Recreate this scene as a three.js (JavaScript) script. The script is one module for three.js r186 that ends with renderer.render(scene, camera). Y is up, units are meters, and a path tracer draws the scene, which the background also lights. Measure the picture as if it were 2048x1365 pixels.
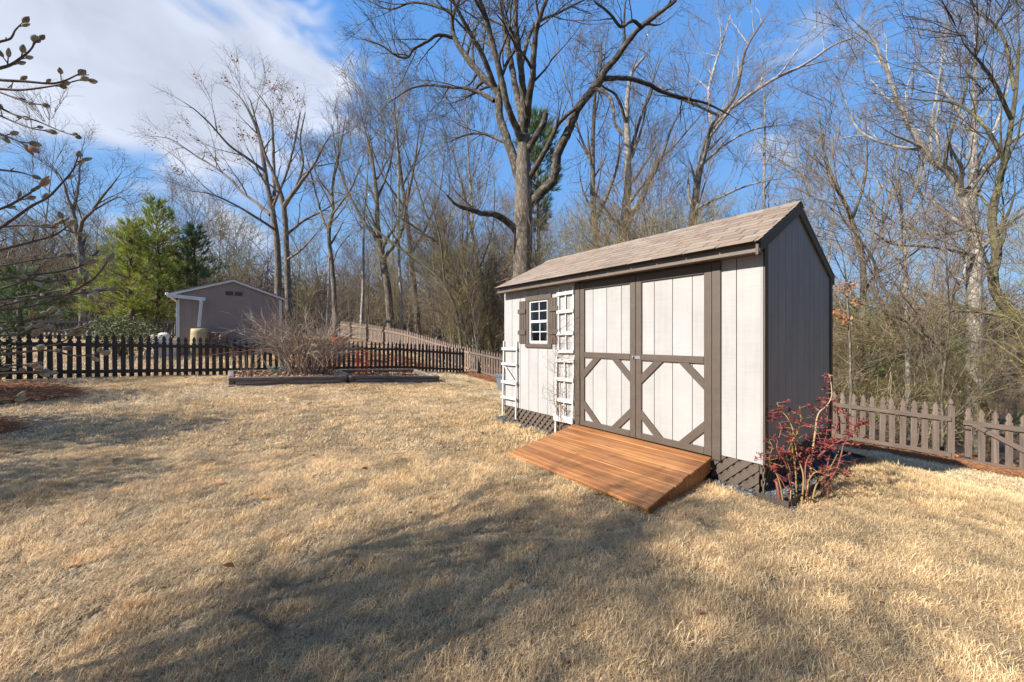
import * as THREE from 'three';
import { mergeGeometries } from 'three/addons/utils/BufferGeometryUtils.js';

// ---------------------------------------------------------------- camera, sky, sun, exposure
const EYE = 1.345, FOCAL = 738.6, HORIZON = 677;
const scene = new THREE.Scene();
const camera = new THREE.PerspectiveCamera(2 * Math.atan(682.5 / FOCAL) * 180 / Math.PI, 2048 / 1365, 0.05, 900);
camera.position.set(0, EYE, 0);
camera.lookAt(0, EYE, -10);
camera.setViewOffset(2048, 1365, 0, 682.5 - HORIZON, 2048, 1365);
const renderer = new THREE.WebGLRenderer({ antialias: true });
renderer.setSize(1024, 682);
renderer.toneMapping = THREE.LinearToneMapping;
renderer.toneMappingExposure = 1.75;
renderer.shadowMap.enabled = true;

const SUN_ELEV = 33 * Math.PI / 180;
const sunDir = new THREE.Vector3(-0.885 * Math.cos(SUN_ELEV), Math.sin(SUN_ELEV), 0.466 * Math.cos(SUN_ELEV)).normalize();
const sun = new THREE.DirectionalLight(new THREE.Color(1.0, 0.93, 0.82), 4.9);
sun.name = 'sun';
sun.position.copy(sunDir).multiplyScalar(80);
sun.castShadow = true;
sun.shadow.mapSize.set(4096, 4096);
sun.shadow.radius = 1.3;
Object.assign(sun.shadow.camera, { left: -40, right: 40, top: 40, bottom: -40, near: 1, far: 200 });
scene.add(sun, sun.target);

// ---------------------------------------------------------------- random numbers and noise
function rng(seed) { let s = seed >>> 0; return () => { s = (s + 0x6d2b79f5) | 0; let t = Math.imul(s ^ (s >>> 15), 1 | s); t = (t + Math.imul(t ^ (t >>> 7), 61 | t)) ^ t; return ((t ^ (t >>> 14)) >>> 0) / 4294967296; }; }
function hash2(x, y, s) { let h = Math.imul(x, 374761393) + Math.imul(y, 668265263) + Math.imul(s, 1442695041); h = Math.imul(h ^ (h >>> 13), 1274126177); return ((h ^ (h >>> 16)) >>> 0) / 4294967296; }
const wrapInt = (i, p) => (p ? ((i % p) + p) % p : i);
function vnoise(x, y, px = 0, py = 0, s = 0) {      // value noise, tileable when given periods
  const ix = Math.floor(x), iy = Math.floor(y), fx = x - ix, fy = y - iy, u = fx * fx * (3 - 2 * fx), v = fy * fy * (3 - 2 * fy);
  const a = hash2(wrapInt(ix, px), wrapInt(iy, py), s), b = hash2(wrapInt(ix + 1, px), wrapInt(iy, py), s);
  const c = hash2(wrapInt(ix, px), wrapInt(iy + 1, py), s), d = hash2(wrapInt(ix + 1, px), wrapInt(iy + 1, py), s);
  return a + (b - a) * u + (c - a) * v + (a - b - c + d) * u * v;
}
function fbm(x, y, oct = 4, px = 0, py = 0, s = 0) { let f = 0, a = 0.5, t = 0; for (let i = 0; i < oct; i++) { f += a * vnoise(x, y, px, py, s + i * 17); t += a; a *= 0.5; x *= 2; y *= 2; px *= 2; py *= 2; } return f / t; }
const clamp = (x, a = 0, b = 1) => Math.min(b, Math.max(a, x)), lerp = (a, b, t) => a + (b - a) * t;
const smooth = (a, b, x) => { const t = clamp((x - a) / (b - a)); return t * t * (3 - 2 * t); };

// ---------------------------------------------------------------- sky: clear winter blue, a loose bank of cloud to one side
{
  const W = 2048, H = 1024, d = new Float32Array(W * H * 4);
  for (let r = 0; r < H; r++) {
    const up = ((r + 0.5) / H - 0.5) * Math.PI, y = Math.sin(up), ch = Math.cos(up);
    for (let c = 0; c < W; c++) {
      const az = ((c + 0.5) / W - 0.5) * 2 * Math.PI, x = Math.cos(az) * ch, z = Math.sin(az) * ch;
      const e = Math.max(0, y), k = Math.pow(1 - e, 3.2), sd = x * sunDir.x + y * sunDir.y + z * sunDir.z;
      let R = lerp(0.074, 0.25, k), G = lerp(0.208, 0.41, k), B = lerp(0.49, 0.57, k);
      const glow = 0.10 * Math.pow(Math.max(0, sd), 6);
      R += glow * 1.1; G += glow; B += glow * 0.9;
      if (y > 0) {
        const turn = Math.atan2(x, -z), el = Math.asin(y), cx = turn * Math.cos(el * 0.8) * 3.4, cz = el * 5.2;
        const wx = cx + 0.55 * (fbm(cx * 1.7 + 9, cz * 1.7, 3, 0, 0, 5) - 0.5), wz = cz + 0.55 * (fbm(cx * 1.7, cz * 1.7 + 7, 3, 0, 0, 6) - 0.5);
        const body = fbm(wx * 0.95 + 3.1, wz * 0.95 + 1.7, 6, 0, 0, 11), fine = fbm(wx * 4.5 + 2, wz * 4.5, 4, 0, 0, 12);
        // the cloud bank: broad, out beyond the left fence, with a few thin wisps to one side
        const bank = Math.exp(-(((turn + 0.98) / 0.42) ** 2 + ((el - 0.44) / 0.36) ** 2)), wisp = Math.exp(-(((turn + 0.46) / 0.17) ** 2 + ((el - 0.52) / 0.15) ** 2));
        const cover = 0.06 + 0.50 * bank + 0.36 * wisp;
        let a = smooth(0.64 - cover * 0.56, 0.80 - cover * 0.50, body * 0.78 + fine * 0.22);
        a *= smooth(0.0, 0.10, y) * 0.90;
        const dens = smooth(0.45, 0.8, body), L = lerp(0.53, 0.43, dens) * (0.86 + 0.28 * fine);
        R = lerp(R, L * 0.90, a); G = lerp(G, L * 0.955, a); B = lerp(B, L * 1.10, a);
      } else { const t = smooth(0, -0.25, y); R = lerp(R, 0.18, t); G = lerp(G, 0.15, t); B = lerp(B, 0.12, t); }
      const o = (r * W + c) * 4; d[o] = R; d[o + 1] = G; d[o + 2] = B; d[o + 3] = 1;
    }
  }
  const t = new THREE.DataTexture(d, W, H, THREE.RGBAFormat, THREE.FloatType);
  t.mapping = THREE.EquirectangularReflectionMapping; t.magFilter = t.minFilter = THREE.LinearFilter; t.needsUpdate = true;
  scene.background = t; scene.environment = t;
}

// ---------------------------------------------------------------- helpers: names, things, parts
const taken = new Map();
function numbered(name) { const n = taken.get(name) ?? 0; taken.set(name, n + 1); return n ? name + '_' + String(n).padStart(3, '0') : name; }
function thing(name, label, category, pos = [0, 0, 0], turn = 0, group) {
  const g = new THREE.Group(); g.name = numbered(name); g.position.set(...pos); g.rotation.y = turn; scene.add(g);
  g.userData = { label, category }; if (group) g.userData.group = group;
  return g;
}
function part(name, geo, mat, parent, pos, rot) {
  const m = new THREE.Mesh(geo, mat); m.name = name; m.castShadow = m.receiveShadow = true;
  if (pos) m.position.set(...pos); if (rot) m.rotation.set(...rot);
  parent.add(m); return m;
}
function single(name, geo, mat, label, category, group) {        // a thing that is one mesh
  const m = part(numbered(name), geo, mat, scene); m.userData = { label, category }; if (group) m.userData.group = group; return m;
}
function structure(name, geo, mat) { const m = part(numbered(name), geo, mat, scene); m.userData = { kind: 'structure' }; return m; }
function instanced(name, geo, mat, matrices, parent, colors) {
  const im = new THREE.InstancedMesh(geo, mat, matrices.length); im.name = name; im.castShadow = im.receiveShadow = true; im.userData = { kind: 'stuff' };
  for (let i = 0; i < matrices.length; i++) { im.setMatrixAt(i, matrices[i]); if (colors) im.setColorAt(i, colors[i]); }
  parent.add(im); return im;
}
const V3 = (x, y, z) => new THREE.Vector3(x, y, z);
const at = (px, py, depth) => V3((px - 1024) / FOCAL * depth, EYE + (HORIZON - py) / FOCAL * depth, -depth);   // a point seen in that direction, that many metres ahead
const lin = (r, g, b) => new THREE.Color().setRGB(r, g, b);

// ---------------------------------------------------------------- helpers: geometry
function fromTris(P, N, U) {
  const g = new THREE.BufferGeometry();
  g.setAttribute('position', new THREE.Float32BufferAttribute(P, 3)); g.setAttribute('normal', new THREE.Float32BufferAttribute(N, 3)); g.setAttribute('uv', new THREE.Float32BufferAttribute(U, 2));
  return g;
}
// a board with chamfered edges, centred, length along y; uv in metres with v along the length
const boardCache = new Map();
function board(w, h, d, c = 0.003, seed = 0) {
  const key = [w, h, d, c, seed].map((v) => +v.toFixed(4)).join();
  if (boardCache.has(key)) return boardCache.get(key);
  const P = [], N = [], U = [], hx = w / 2, hy = h / 2, hz = d / 2, ou = hash2(seed, 1, 3) * 3, ov = hash2(seed, 2, 3) * 3;
  c = Math.min(c, hx * 0.6, hy * 0.6, hz * 0.6);
  const vert = (sx, sy, sz, ax) => [sx * (hx - (ax === 0 ? 0 : c)), sy * (hy - (ax === 1 ? 0 : c)), sz * (hz - (ax === 2 ? 0 : c))];
  const tri = (a, b, q) => {
    const e1 = [b[0] - a[0], b[1] - a[1], b[2] - a[2]], e2 = [q[0] - a[0], q[1] - a[1], q[2] - a[2]];
    let n = [e1[1] * e2[2] - e1[2] * e2[1], e1[2] * e2[0] - e1[0] * e2[2], e1[0] * e2[1] - e1[1] * e2[0]];
    const m = [(a[0] + b[0] + q[0]), (a[1] + b[1] + q[1]), (a[2] + b[2] + q[2])], L = Math.hypot(...n) || 1;
    const out = n[0] * m[0] + n[1] * m[1] + n[2] * m[2] >= 0;
    n = n.map((v) => v / L); if (!out) { [b, q] = [q, b]; n = n.map((v) => -v); }
    for (const p of [a, b, q]) {
      P.push(...p); N.push(...n);
      const ax = Math.abs(n[0]) > Math.abs(n[2]) ? (Math.abs(n[0]) > Math.abs(n[1]) ? 0 : 1) : (Math.abs(n[2]) > Math.abs(n[1]) ? 2 : 1);
      if (ax === 0) U.push(p[2] + ou + 0.37, p[1] + ov); else if (ax === 2) U.push(p[0] + ou, p[1] + ov); else U.push(p[0] + ou, p[2] * 0.25 + ov);
    }
  };
  const quad = (a, b, q, e) => { tri(a, b, q); tri(a, q, e); };
  for (const s of [-1, 1]) {
    quad(vert(s, -1, -1, 0), vert(s, 1, -1, 0), vert(s, 1, 1, 0), vert(s, -1, 1, 0));
    quad(vert(-1, s, -1, 1), vert(1, s, -1, 1), vert(1, s, 1, 1), vert(-1, s, 1, 1));
    quad(vert(-1, -1, s, 2), vert(1, -1, s, 2), vert(1, 1, s, 2), vert(-1, 1, s, 2));
  }
  for (const a of [-1, 1]) for (const b of [-1, 1]) {
    quad(vert(a, b, -1, 0), vert(a, b, 1, 0), vert(a, b, 1, 1), vert(a, b, -1, 1));
    quad(vert(a, -1, b, 0), vert(a, 1, b, 0), vert(a, 1, b, 2), vert(a, -1, b, 2));
    quad(vert(-1, a, b, 1), vert(1, a, b, 1), vert(1, a, b, 2), vert(-1, a, b, 2));
    for (const e of [-1, 1]) tri(vert(a, b, e, 0), vert(a, b, e, 1), vert(a, b, e, 2));
  }
  const g = fromTris(P, N, U); boardCache.set(key, g); return g;
}
// a flat outline (x, y pairs) given thickness along z: from z0 to z1
function prism(poly, z0, z1, seed = 0) {
  let A = 0; for (let i = 0; i < poly.length; i++) { const [x0, y0] = poly[i], [x1, y1] = poly[(i + 1) % poly.length]; A += x0 * y1 - x1 * y0; }
  const p = A < 0 ? poly.slice().reverse() : poly, P = [], N = [], U = [], ou = hash2(seed, 7, 3) * 3, ov = hash2(seed, 9, 3) * 3;
  const faces = THREE.ShapeUtils.triangulateShape(p.map(([x, y]) => new THREE.Vector2(x, y)), []);
  for (const f of faces) {
    for (const i of f) { P.push(p[i][0], p[i][1], z1); N.push(0, 0, 1); U.push(p[i][0] + ou, p[i][1] + ov); }
    for (const i of [f[0], f[2], f[1]]) { P.push(p[i][0], p[i][1], z0); N.push(0, 0, -1); U.push(p[i][0] + ou + 1, p[i][1] + ov); }
  }
  for (let i = 0; i < p.length; i++) {
    const [ax, ay] = p[i], [bx, by] = p[(i + 1) % p.length], L = Math.hypot(bx - ax, by - ay) || 1, n = [(by - ay) / L, -(bx - ax) / L, 0];
    const q = [[ax, ay, z0], [bx, by, z0], [bx, by, z1], [ax, ay, z0], [bx, by, z1], [ax, ay, z1]];
    for (const v of q) { P.push(...v); N.push(...n); U.push(v[2] + ou + (v[0]) * 0.3, v[1] + ov); }
  }
  return fromTris(P, N, U);
}
// keep the part of a polygon where a*x + b*y <= c
function clip(poly, a, b, c) {
  const out = [];
  for (let i = 0; i < poly.length; i++) {
    const p = poly[i], q = poly[(i + 1) % poly.length], dp = a * p[0] + b * p[1] - c, dq = a * q[0] + b * q[1] - c;
    if (dp <= 0) out.push(p);
    if (dp * dq < 0) { const t = dp / (dp - dq); out.push([p[0] + (q[0] - p[0]) * t, p[1] + (q[1] - p[1]) * t]); }
  }
  return out;
}
// collects tapering tubes into one geometry
class Tubes {
  constructor() { this.P = []; this.N = []; this.U = []; this.I = []; this.C = null; }
  add(pts, radii, sides = 6, cap = true) {
    const n = pts.length; if (n < 2) return;
    const base0 = this.P.length / 3, T = new THREE.Vector3(), X = new THREE.Vector3(), Y = new THREE.Vector3();
    let len = hash2(base0, 3, 1) * 4;
    const ref = Math.abs(pts[n - 1].y - pts[0].y) > 0.9 * pts[0].distanceTo(pts[n - 1]) ? V3(1, 0.1, 0.2) : V3(0.1, 1, 0.05);
    for (let i = 0; i < n; i++) {
      T.subVectors(pts[Math.min(n - 1, i + 1)], pts[Math.max(0, i - 1)]).normalize();
      X.crossVectors(ref, T).normalize(); Y.crossVectors(T, X);
      if (i) len += pts[i].distanceTo(pts[i - 1]);
      const r = radii[i], rm = Math.max(0.01, radii[0]);
      for (let k = 0; k <= sides; k++) {
        const a = k / sides * Math.PI * 2, cx = Math.cos(a), sy = Math.sin(a);
        const nx = X.x * cx + Y.x * sy, ny = X.y * cx + Y.y * sy, nz = X.z * cx + Y.z * sy;
        this.P.push(pts[i].x + nx * r, pts[i].y + ny * r, pts[i].z + nz * r); this.N.push(nx, ny, nz); this.U.push(k / sides * 6.283 * rm, len);
      }
    }
    for (let i = 0; i < n - 1; i++) for (let k = 0; k < sides; k++) {
      const a = base0 + i * (sides + 1) + k, b = a + sides + 1;
      this.I.push(a, a + 1, b, b, a + 1, b + 1);
    }
  }
  build() {
    const g = new THREE.BufferGeometry();
    g.setAttribute('position', new THREE.Float32BufferAttribute(this.P, 3)); g.setAttribute('normal', new THREE.Float32BufferAttribute(this.N, 3)); g.setAttribute('uv', new THREE.Float32BufferAttribute(this.U, 2));
    g.setIndex(this.I); return g;
  }
  get empty() { return !this.I.length; }
}
// a smooth line through points, resampled
function curve(pts, n) { return new THREE.CatmullRomCurve3(pts, false, 'centripetal').getPoints(n); }

// ---------------------------------------------------------------- textures
function texture(w, h, fn, srgb = true) {
  const d = new Uint8Array(w * h * 4);
  for (let y = 0; y < h; y++) for (let x = 0; x < w; x++) {
    const c = fn(x / w, y / h, x, y), o = (y * w + x) * 4;
    if (typeof c === 'number') d[o] = d[o + 1] = d[o + 2] = clamp(c) * 255; else { d[o] = clamp(c[0]) * 255; d[o + 1] = clamp(c[1]) * 255; d[o + 2] = clamp(c[2]) * 255; }
    d[o + 3] = 255;
  }
  const t = new THREE.DataTexture(d, w, h, THREE.RGBAFormat);
  t.wrapS = t.wrapT = THREE.RepeatWrapping; t.magFilter = THREE.LinearFilter; t.minFilter = THREE.LinearMipmapLinearFilter; t.generateMipmaps = true;
  if (srgb) t.colorSpace = THREE.SRGBColorSpace; t.needsUpdate = true; return t;
}
const sizeOf = (t, mx, my) => { t.repeat.set(1 / mx, 1 / my); return t; };      // uv are metres: one tile covers mx by my metres
const toSRGB = (v) => (v <= 0.0031308 ? v * 12.92 : 1.055 * Math.pow(v, 1 / 2.4) - 0.055);
const tone = (rgb, k) => rgb.map((v) => toSRGB(clamp(v * k)));
// ---------------------------------------------------------------- materials
// rough-sawn painted siding: fine saw marks across, faint grain along
const sawBump = sizeOf(texture(512, 512, (u, v) => 0.5 * fbm(u * 6, v * 96, 3, 6, 96, 1) + 0.3 * fbm(u * 64, v * 6, 3, 64, 6, 2) + 0.2 * fbm(u * 24, v * 24, 3, 24, 24, 3), false), 0.6, 0.6);
const paintMap = (rgb, amp, seed) => sizeOf(texture(512, 512, (u, v) => {
  const k = 1 + amp * (fbm(u * 5, v * 5, 4, 5, 5, seed) - 0.5) + amp * 0.35 * (fbm(u * 4, v * 80, 3, 4, 80, seed + 1) - 0.5) + amp * 0.5 * (fbm(u * 60, v * 4, 2, 60, 4, seed + 2) - 0.5);
  return tone(rgb, k);
}), 1.1, 1.3);
const SIDING = [0.378, 0.371, 0.366];
const siding = [0, 1, 2].map((i) => new THREE.MeshStandardMaterial({ map: paintMap(SIDING, 0.2, 21 + i * 5), bumpMap: sawBump, bumpScale: 0.0018, roughness: 0.72 }));
siding.forEach((m, i) => { m.name = 'siding_paint'; m.color.setScalar([1, 0.975, 1.02][i]); });
const wallBacking = new THREE.MeshStandardMaterial({ color: lin(0.25, 0.225, 0.21), roughness: 0.85 });
// brown trim paint: pale flecks where it has chipped
const trimMap = sizeOf(texture(512, 1024, (u, v) => {
  const k = 1 + 0.22 * (fbm(u * 8, v * 16, 4, 8, 16, 41) - 0.5) + 0.25 * (fbm(u * 70, v * 8, 3, 70, 8, 42) - 0.5), chip = vnoise(u * 190, v * 300, 190, 300, 43), where = fbm(u * 6, v * 9, 3, 6, 9, 44);
  return chip > 0.965 - 0.05 * smooth(0.5, 0.7, where) && where > 0.5 ? tone([0.34, 0.31, 0.28], 1) : tone([0.092, 0.070, 0.054], k);
}), 0.5, 1.0);
const trim = new THREE.MeshStandardMaterial({ map: trimMap, bumpMap: sawBump, bumpScale: 0.0012, roughness: 0.6 }); trim.name = 'trim_paint';
const latticePaint = new THREE.MeshStandardMaterial({ map: trimMap, roughness: 0.7 }); latticePaint.color.setScalar(1.2);
const whitePaint = new THREE.MeshStandardMaterial({ map: paintMap([0.585, 0.575, 0.55], 0.10, 61), roughness: 0.55 }); whitePaint.name = 'white_paint';
const vinyl = new THREE.MeshStandardMaterial({ color: lin(0.66, 0.67, 0.68), roughness: 0.35 });
const glass = new THREE.MeshPhysicalMaterial({ color: lin(0.92, 0.95, 0.96), transmission: 1, thickness: 0, roughness: 0.03, ior: 1.5 });
const rawPly = new THREE.MeshStandardMaterial({ color: lin(0.34, 0.25, 0.15), roughness: 0.9 });
const fasciaPaint = new THREE.MeshStandardMaterial({ map: trimMap, roughness: 0.5 }); fasciaPaint.color.setScalar(1.5);
// asphalt shingles: mineral granules, a few tone blends
const granules = sizeOf(texture(512, 512, (u, v) => { const g = vnoise(u * 256, v * 256, 256, 256, 71); return 0.55 * g + 0.45 * vnoise(u * 128, v * 128, 128, 128, 72); }, false), 0.35, 0.35);
const shingleMats = [[0.285, 0.222, 0.172], [0.31, 0.24, 0.186], [0.255, 0.196, 0.152], [0.30, 0.222, 0.165], [0.33, 0.26, 0.205]].map((rgb, i) => new THREE.MeshStandardMaterial({
  map: sizeOf(texture(256, 256, (u, v) => { const g = vnoise(u * 128, v * 128, 128, 128, 80 + i), b = fbm(u * 6, v * 6, 3, 6, 6, 90 + i); return g > 0.9 ? tone(rgb, 1.5) : g < 0.1 ? tone(rgb, 0.55) : tone(rgb, 0.78 + 0.3 * g + 0.3 * (b - 0.5)); }), 0.3, 0.3),
  bumpMap: granules, bumpScale: 0.0015, roughness: 0.95 }));
shingleMats.forEach((m) => { m.name = 'shingle'; });
const galvanised = new THREE.MeshStandardMaterial({ color: lin(0.55, 0.56, 0.56), metalness: 0.9, roughness: 0.38 });
const blackMetal = new THREE.MeshStandardMaterial({ color: lin(0.035, 0.035, 0.04), roughness: 0.55 });
// stained ramp boards: grain along v, knots, some worn streaks
function woodMap(seed, dark, light, knots) {
  const r = rng(seed), ks = []; for (let i = 0; i < knots; i++) ks.push([r(), r(), 0.035 + 0.03 * r()]);
  return texture(256, 1024, (u, v) => {
    let du = 0, ring = 0;
    for (const [ku, kv, kr] of ks) { const dx = (u - ku) * 0.5, dy = (v - kv) * 1.0, q = Math.hypot(dx * 1.7, dy * 0.75); du += (dx > 0 ? 1 : -1) * 0.05 * Math.exp(-((q / (kr * 1.3)) ** 2)); if (q < kr * 0.5) ring = Math.max(ring, 1 - q / (kr * 0.5)); }
    const w = u + du + 0.05 * (fbm(u * 2, v * 3, 3, 2, 3, seed) - 0.5), g = fbm(w * 26, v * 3, 4, 0, 3, seed + 3), f = fbm(u * 110, v * 8, 2, 110, 8, seed + 4), b = fbm(u * 3, v * 5, 3, 3, 5, seed + 5);
    let t = clamp(0.62 * g + 0.2 * f + 0.45 * (b - 0.35)); t = smooth(0.12, 0.85, t);
    const worn = smooth(0.60, 0.72, fbm(u * 9, v * 2, 4, 9, 2, seed + 9)) * 0.5;
    let c = [0, 1, 2].map((i) => lerp(lerp(dark[i], light[i], t), light[i] * 1.35 + 0.02, worn));
    if (ring > 0) c = c.map((v2, i) => lerp(v2, [0.10, 0.04, 0.015][i], Math.min(1, ring * 1.6) * 0.85));
    return c.map(toSRGB);
  });
}
const rampMats = [0, 1, 2, 3, 4].map((i) => new THREE.MeshStandardMaterial({ map: sizeOf(woodMap(300 + i * 7, [0.23, 0.083, 0.024], [0.44, 0.195, 0.066], 2 + (i % 3)), 0.28, 1.72), bumpMap: sizeOf(texture(256, 512, (u, v) => fbm(u * 60, v * 5, 3, 60, 5, 311 + i), false), 0.28, 1.2), bumpScale: 0.001, roughness: 0.5 }));
rampMats.forEach((m, i) => { m.name = 'stained_wood'; m.color.setScalar([1, 0.86, 1.08, 0.93, 1.0][i]); });
// weathered landscape timbers
const timberMat = [0, 1, 2].map((i) => new THREE.MeshStandardMaterial({ map: sizeOf(woodMap(340 + i * 9, [0.10, 0.078, 0.065], [0.27, 0.215, 0.18], 2), 0.3, 1.6), bumpMap: sizeOf(texture(256, 512, (u, v) => fbm(u * 40, v * 4, 4, 40, 4, 350 + i), false), 0.3, 1.6), bumpScale: 0.006, roughness: 0.9 }));
const cedarMat = new THREE.MeshStandardMaterial({ map: sizeOf(woodMap(371, [0.20, 0.10, 0.05], [0.36, 0.20, 0.11], 2), 0.3, 1.6), roughness: 0.85 });
// picket paint, weathered
const picketMats = [0, 1, 2].map((i) => new THREE.MeshStandardMaterial({ map: sizeOf(woodMap(380 + i * 5, [0.095, 0.071, 0.057], [0.175, 0.13, 0.104], 1), 0.25, 1.3), bumpMap: sawBump, bumpScale: 0.0012, roughness: 0.8 }));
picketMats.forEach((m) => { m.name = 'fence_stain'; });
const farPicket = new THREE.MeshStandardMaterial({ map: sizeOf(woodMap(399, [0.17, 0.125, 0.095], [0.28, 0.21, 0.165], 1), 0.25, 1.3), roughness: 0.85 });
// left and distant fences: own wood maps, much darker than the other pickets
const darkPicketMats = [0, 1, 2].map((i) => { const m = new THREE.MeshStandardMaterial({ map: sizeOf(woodMap(410 + i * 5, [0.028, 0.021, 0.018], [0.062, 0.047, 0.039], 1), 0.25, 1.3), bumpMap: sawBump, bumpScale: 0.0012, roughness: 0.75 }); m.name = 'dark_picket'; return m; });
// bark
function barkMap(rgb, amp, seed, lichen) {
  return texture(256, 512, (u, v) => {
    const w = u + 0.04 * (fbm(u * 4, v * 8, 3, 4, 8, seed) - 0.5), f = fbm(w * 18, v * 6, 4, 18, 6, seed + 1), q = Math.abs(f - 0.5) * 2, big = fbm(u * 3, v * 4, 3, 3, 4, seed + 2);
    let c = rgb.map((x) => x * (1 + amp * (q - 0.45) * 1.6 + amp * 0.8 * (big - 0.5)));
    const l = smooth(0.56, 0.66, fbm(u * 6, v * 9, 4, 6, 9, seed + 3)); if (lichen) c = c.map((x, i) => lerp(x, lichen[i], l * 0.7));
    return c.map((x) => toSRGB(clamp(x)));
  });
}
const barkBump = sizeOf(texture(256, 512, (u, v) => { const w = u + 0.04 * (fbm(u * 4, v * 8, 3, 4, 8, 55) - 0.5); return Math.abs(fbm(w * 18, v * 6, 4, 18, 6, 56) - 0.5) * 2; }, false), 0.8, 1.6);
const bark = (rgb, amp, seed, lichen) => { const m = new THREE.MeshStandardMaterial({ map: sizeOf(barkMap(rgb, amp, seed, lichen), 0.8, 1.6), bumpMap: barkBump, bumpScale: 0.02, roughness: 0.95 }); m.name = 'bark'; return m; };
const oakBark = bark([0.095, 0.072, 0.052], 0.7, 501, [0.165, 0.16, 0.13]);
const greyBark = bark([0.178, 0.142, 0.108], 0.6, 511, [0.28, 0.25, 0.205]);
const paleBark = bark([0.36, 0.32, 0.275], 0.5, 521, [0.55, 0.53, 0.49]);
const brownBark = bark([0.15, 0.115, 0.085], 0.6, 531, null);
const mossBark = bark([0.17, 0.145, 0.085], 0.6, 541, [0.17, 0.18, 0.07]);
const twig = (r, g, b) => { const m = new THREE.MeshStandardMaterial({ color: lin(r, g, b), roughness: 0.9 }); m.name = 'twig'; return m; };
const twigDark = twig(0.085, 0.068, 0.06), twigGrey = twig(0.185, 0.142, 0.106), twigTan = twig(0.28, 0.215, 0.135), twigOlive = twig(0.27, 0.225, 0.095), twigPale = twig(0.22, 0.185, 0.15);
const leafMat = (r, g, b, t = 0.35) => { const m = new THREE.MeshPhysicalMaterial({ color: lin(r, g, b), roughness: 0.75, transmission: t, thickness: 0, side: THREE.DoubleSide }); m.name = 'leaf'; return m; };
const pineNeedle = leafMat(0.105, 0.165, 0.03, 0.3), pineDark = leafMat(0.05, 0.09, 0.028, 0.25), hollyLeaf = leafMat(0.05, 0.085, 0.02, 0.15), sproutLeaf = leafMat(0.20, 0.24, 0.05), deadLeaf = leafMat(0.36, 0.17, 0.07, 0.3), roseLeaf = leafMat(0.29, 0.034, 0.028, 0.3), sageLeaf = leafMat(0.20, 0.24, 0.19, 0.2);
const stuffColor = (rough = 0.95) => new THREE.MeshStandardMaterial({ color: 0xffffff, roughness: rough });
// ---------------------------------------------------------------- terrain
// surveyed heights (x, z, y) joined by a thin-plate surface
const survey = [[0, 0, 0], [0, -2, 0], [-0.1, -6, 0], [2.15, -3.17, 0], [1, -2.9, 0], [-2.5, 0.5, 0.02], [-3, -4, 0.02], [2, -0.5, -0.03], [4.2, -4.4, -0.1], [4.0, -2.6, -0.16], [5.2, -4.2, -0.36], [7.29, -8.35, -1.04], [8.44, -7.34, -1.1], [9.6, -6.2, -1.22],
  [4.4, -6.5, -0.42], [-11.5, -8.44, 0.39], [-8.48, -10.75, 0.26], [-5.82, -12.79, 0.15], [-2.07, -15.66, -0.16], [-0.73, -15.38, -0.377], [-6.67, -8.66, 0.2], [-4.68, -10.18, 0.09], [-2.5, -11.85, -0.09], [-5.2, -4.1, 0.1], [-8, -4, 0.27], [-12, 0, 0.45],
  [-6.05, -19.5, 0.68], [-11.5, -24, 1.36], [-13.5, -14.9, 0.66], [-10.6, -17.1, 0.75], [-20, -14, 0.9], [-22, -30, 1.7], [2.7, -12.4, -0.75], [0.4, -16, -0.7], [5, -15, -1.3], [11, -12, -2.0], [14, -5, -2.0], [6, 2, -0.3], [0, 8, 0.1], [-10, 10, 0.5], [0, -26, -0.9], [12, -24, -2.6], [24, -14, -3.4], [-6, -36, 0.3], [10, -44, -3], [-28, -48, 1.6], [40, -40, -4.5], [-45, -20, 1.6], [25, 15, -2], [-30, 25, 1.2]];
const tps = (() => {
  const n = survey.length, N = n + 3, A = Array.from({ length: N }, () => new Float64Array(N + 1)), U = (r2) => (r2 > 1e-9 ? r2 * Math.log(r2) * 0.5 : 0);
  for (let i = 0; i < n; i++) {
    for (let j = 0; j < n; j++) A[i][j] = U((survey[i][0] - survey[j][0]) ** 2 + (survey[i][1] - survey[j][1]) ** 2) + (i === j ? 0.4 : 0);
    A[i][n] = A[n][i] = 1; A[i][n + 1] = A[n + 1][i] = survey[i][0]; A[i][n + 2] = A[n + 2][i] = survey[i][1]; A[i][N] = survey[i][2];
  }
  for (let c = 0; c < N; c++) {
    let p = c; for (let r = c + 1; r < N; r++) if (Math.abs(A[r][c]) > Math.abs(A[p][c])) p = r;
    [A[c], A[p]] = [A[p], A[c]];
    for (let r = 0; r < N; r++) if (r !== c) { const f = A[r][c] / A[c][c]; if (f) for (let k = c; k <= N; k++) A[r][k] -= f * A[c][k]; }
  }
  return { w: A.map((row, i) => row[N] / row[i]), n, U };
})();
function groundY(x, z) {
  const far = Math.hypot(x, z + 10), k = far > 45 ? 45 / far : 1, X = x * k, Z = (z + 10) * k - 10;     // level off far away
  let y = tps.w[tps.n] + tps.w[tps.n + 1] * X + tps.w[tps.n + 2] * Z;
  for (let i = 0; i < tps.n; i++) y += tps.w[i] * tps.U((X - survey[i][0]) ** 2 + (Z - survey[i][1]) ** 2);
  return y + 0.022 * (fbm(x * 1.1 + 20, z * 1.1 + 5, 3, 0, 0, 131) - 0.5);
}
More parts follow.
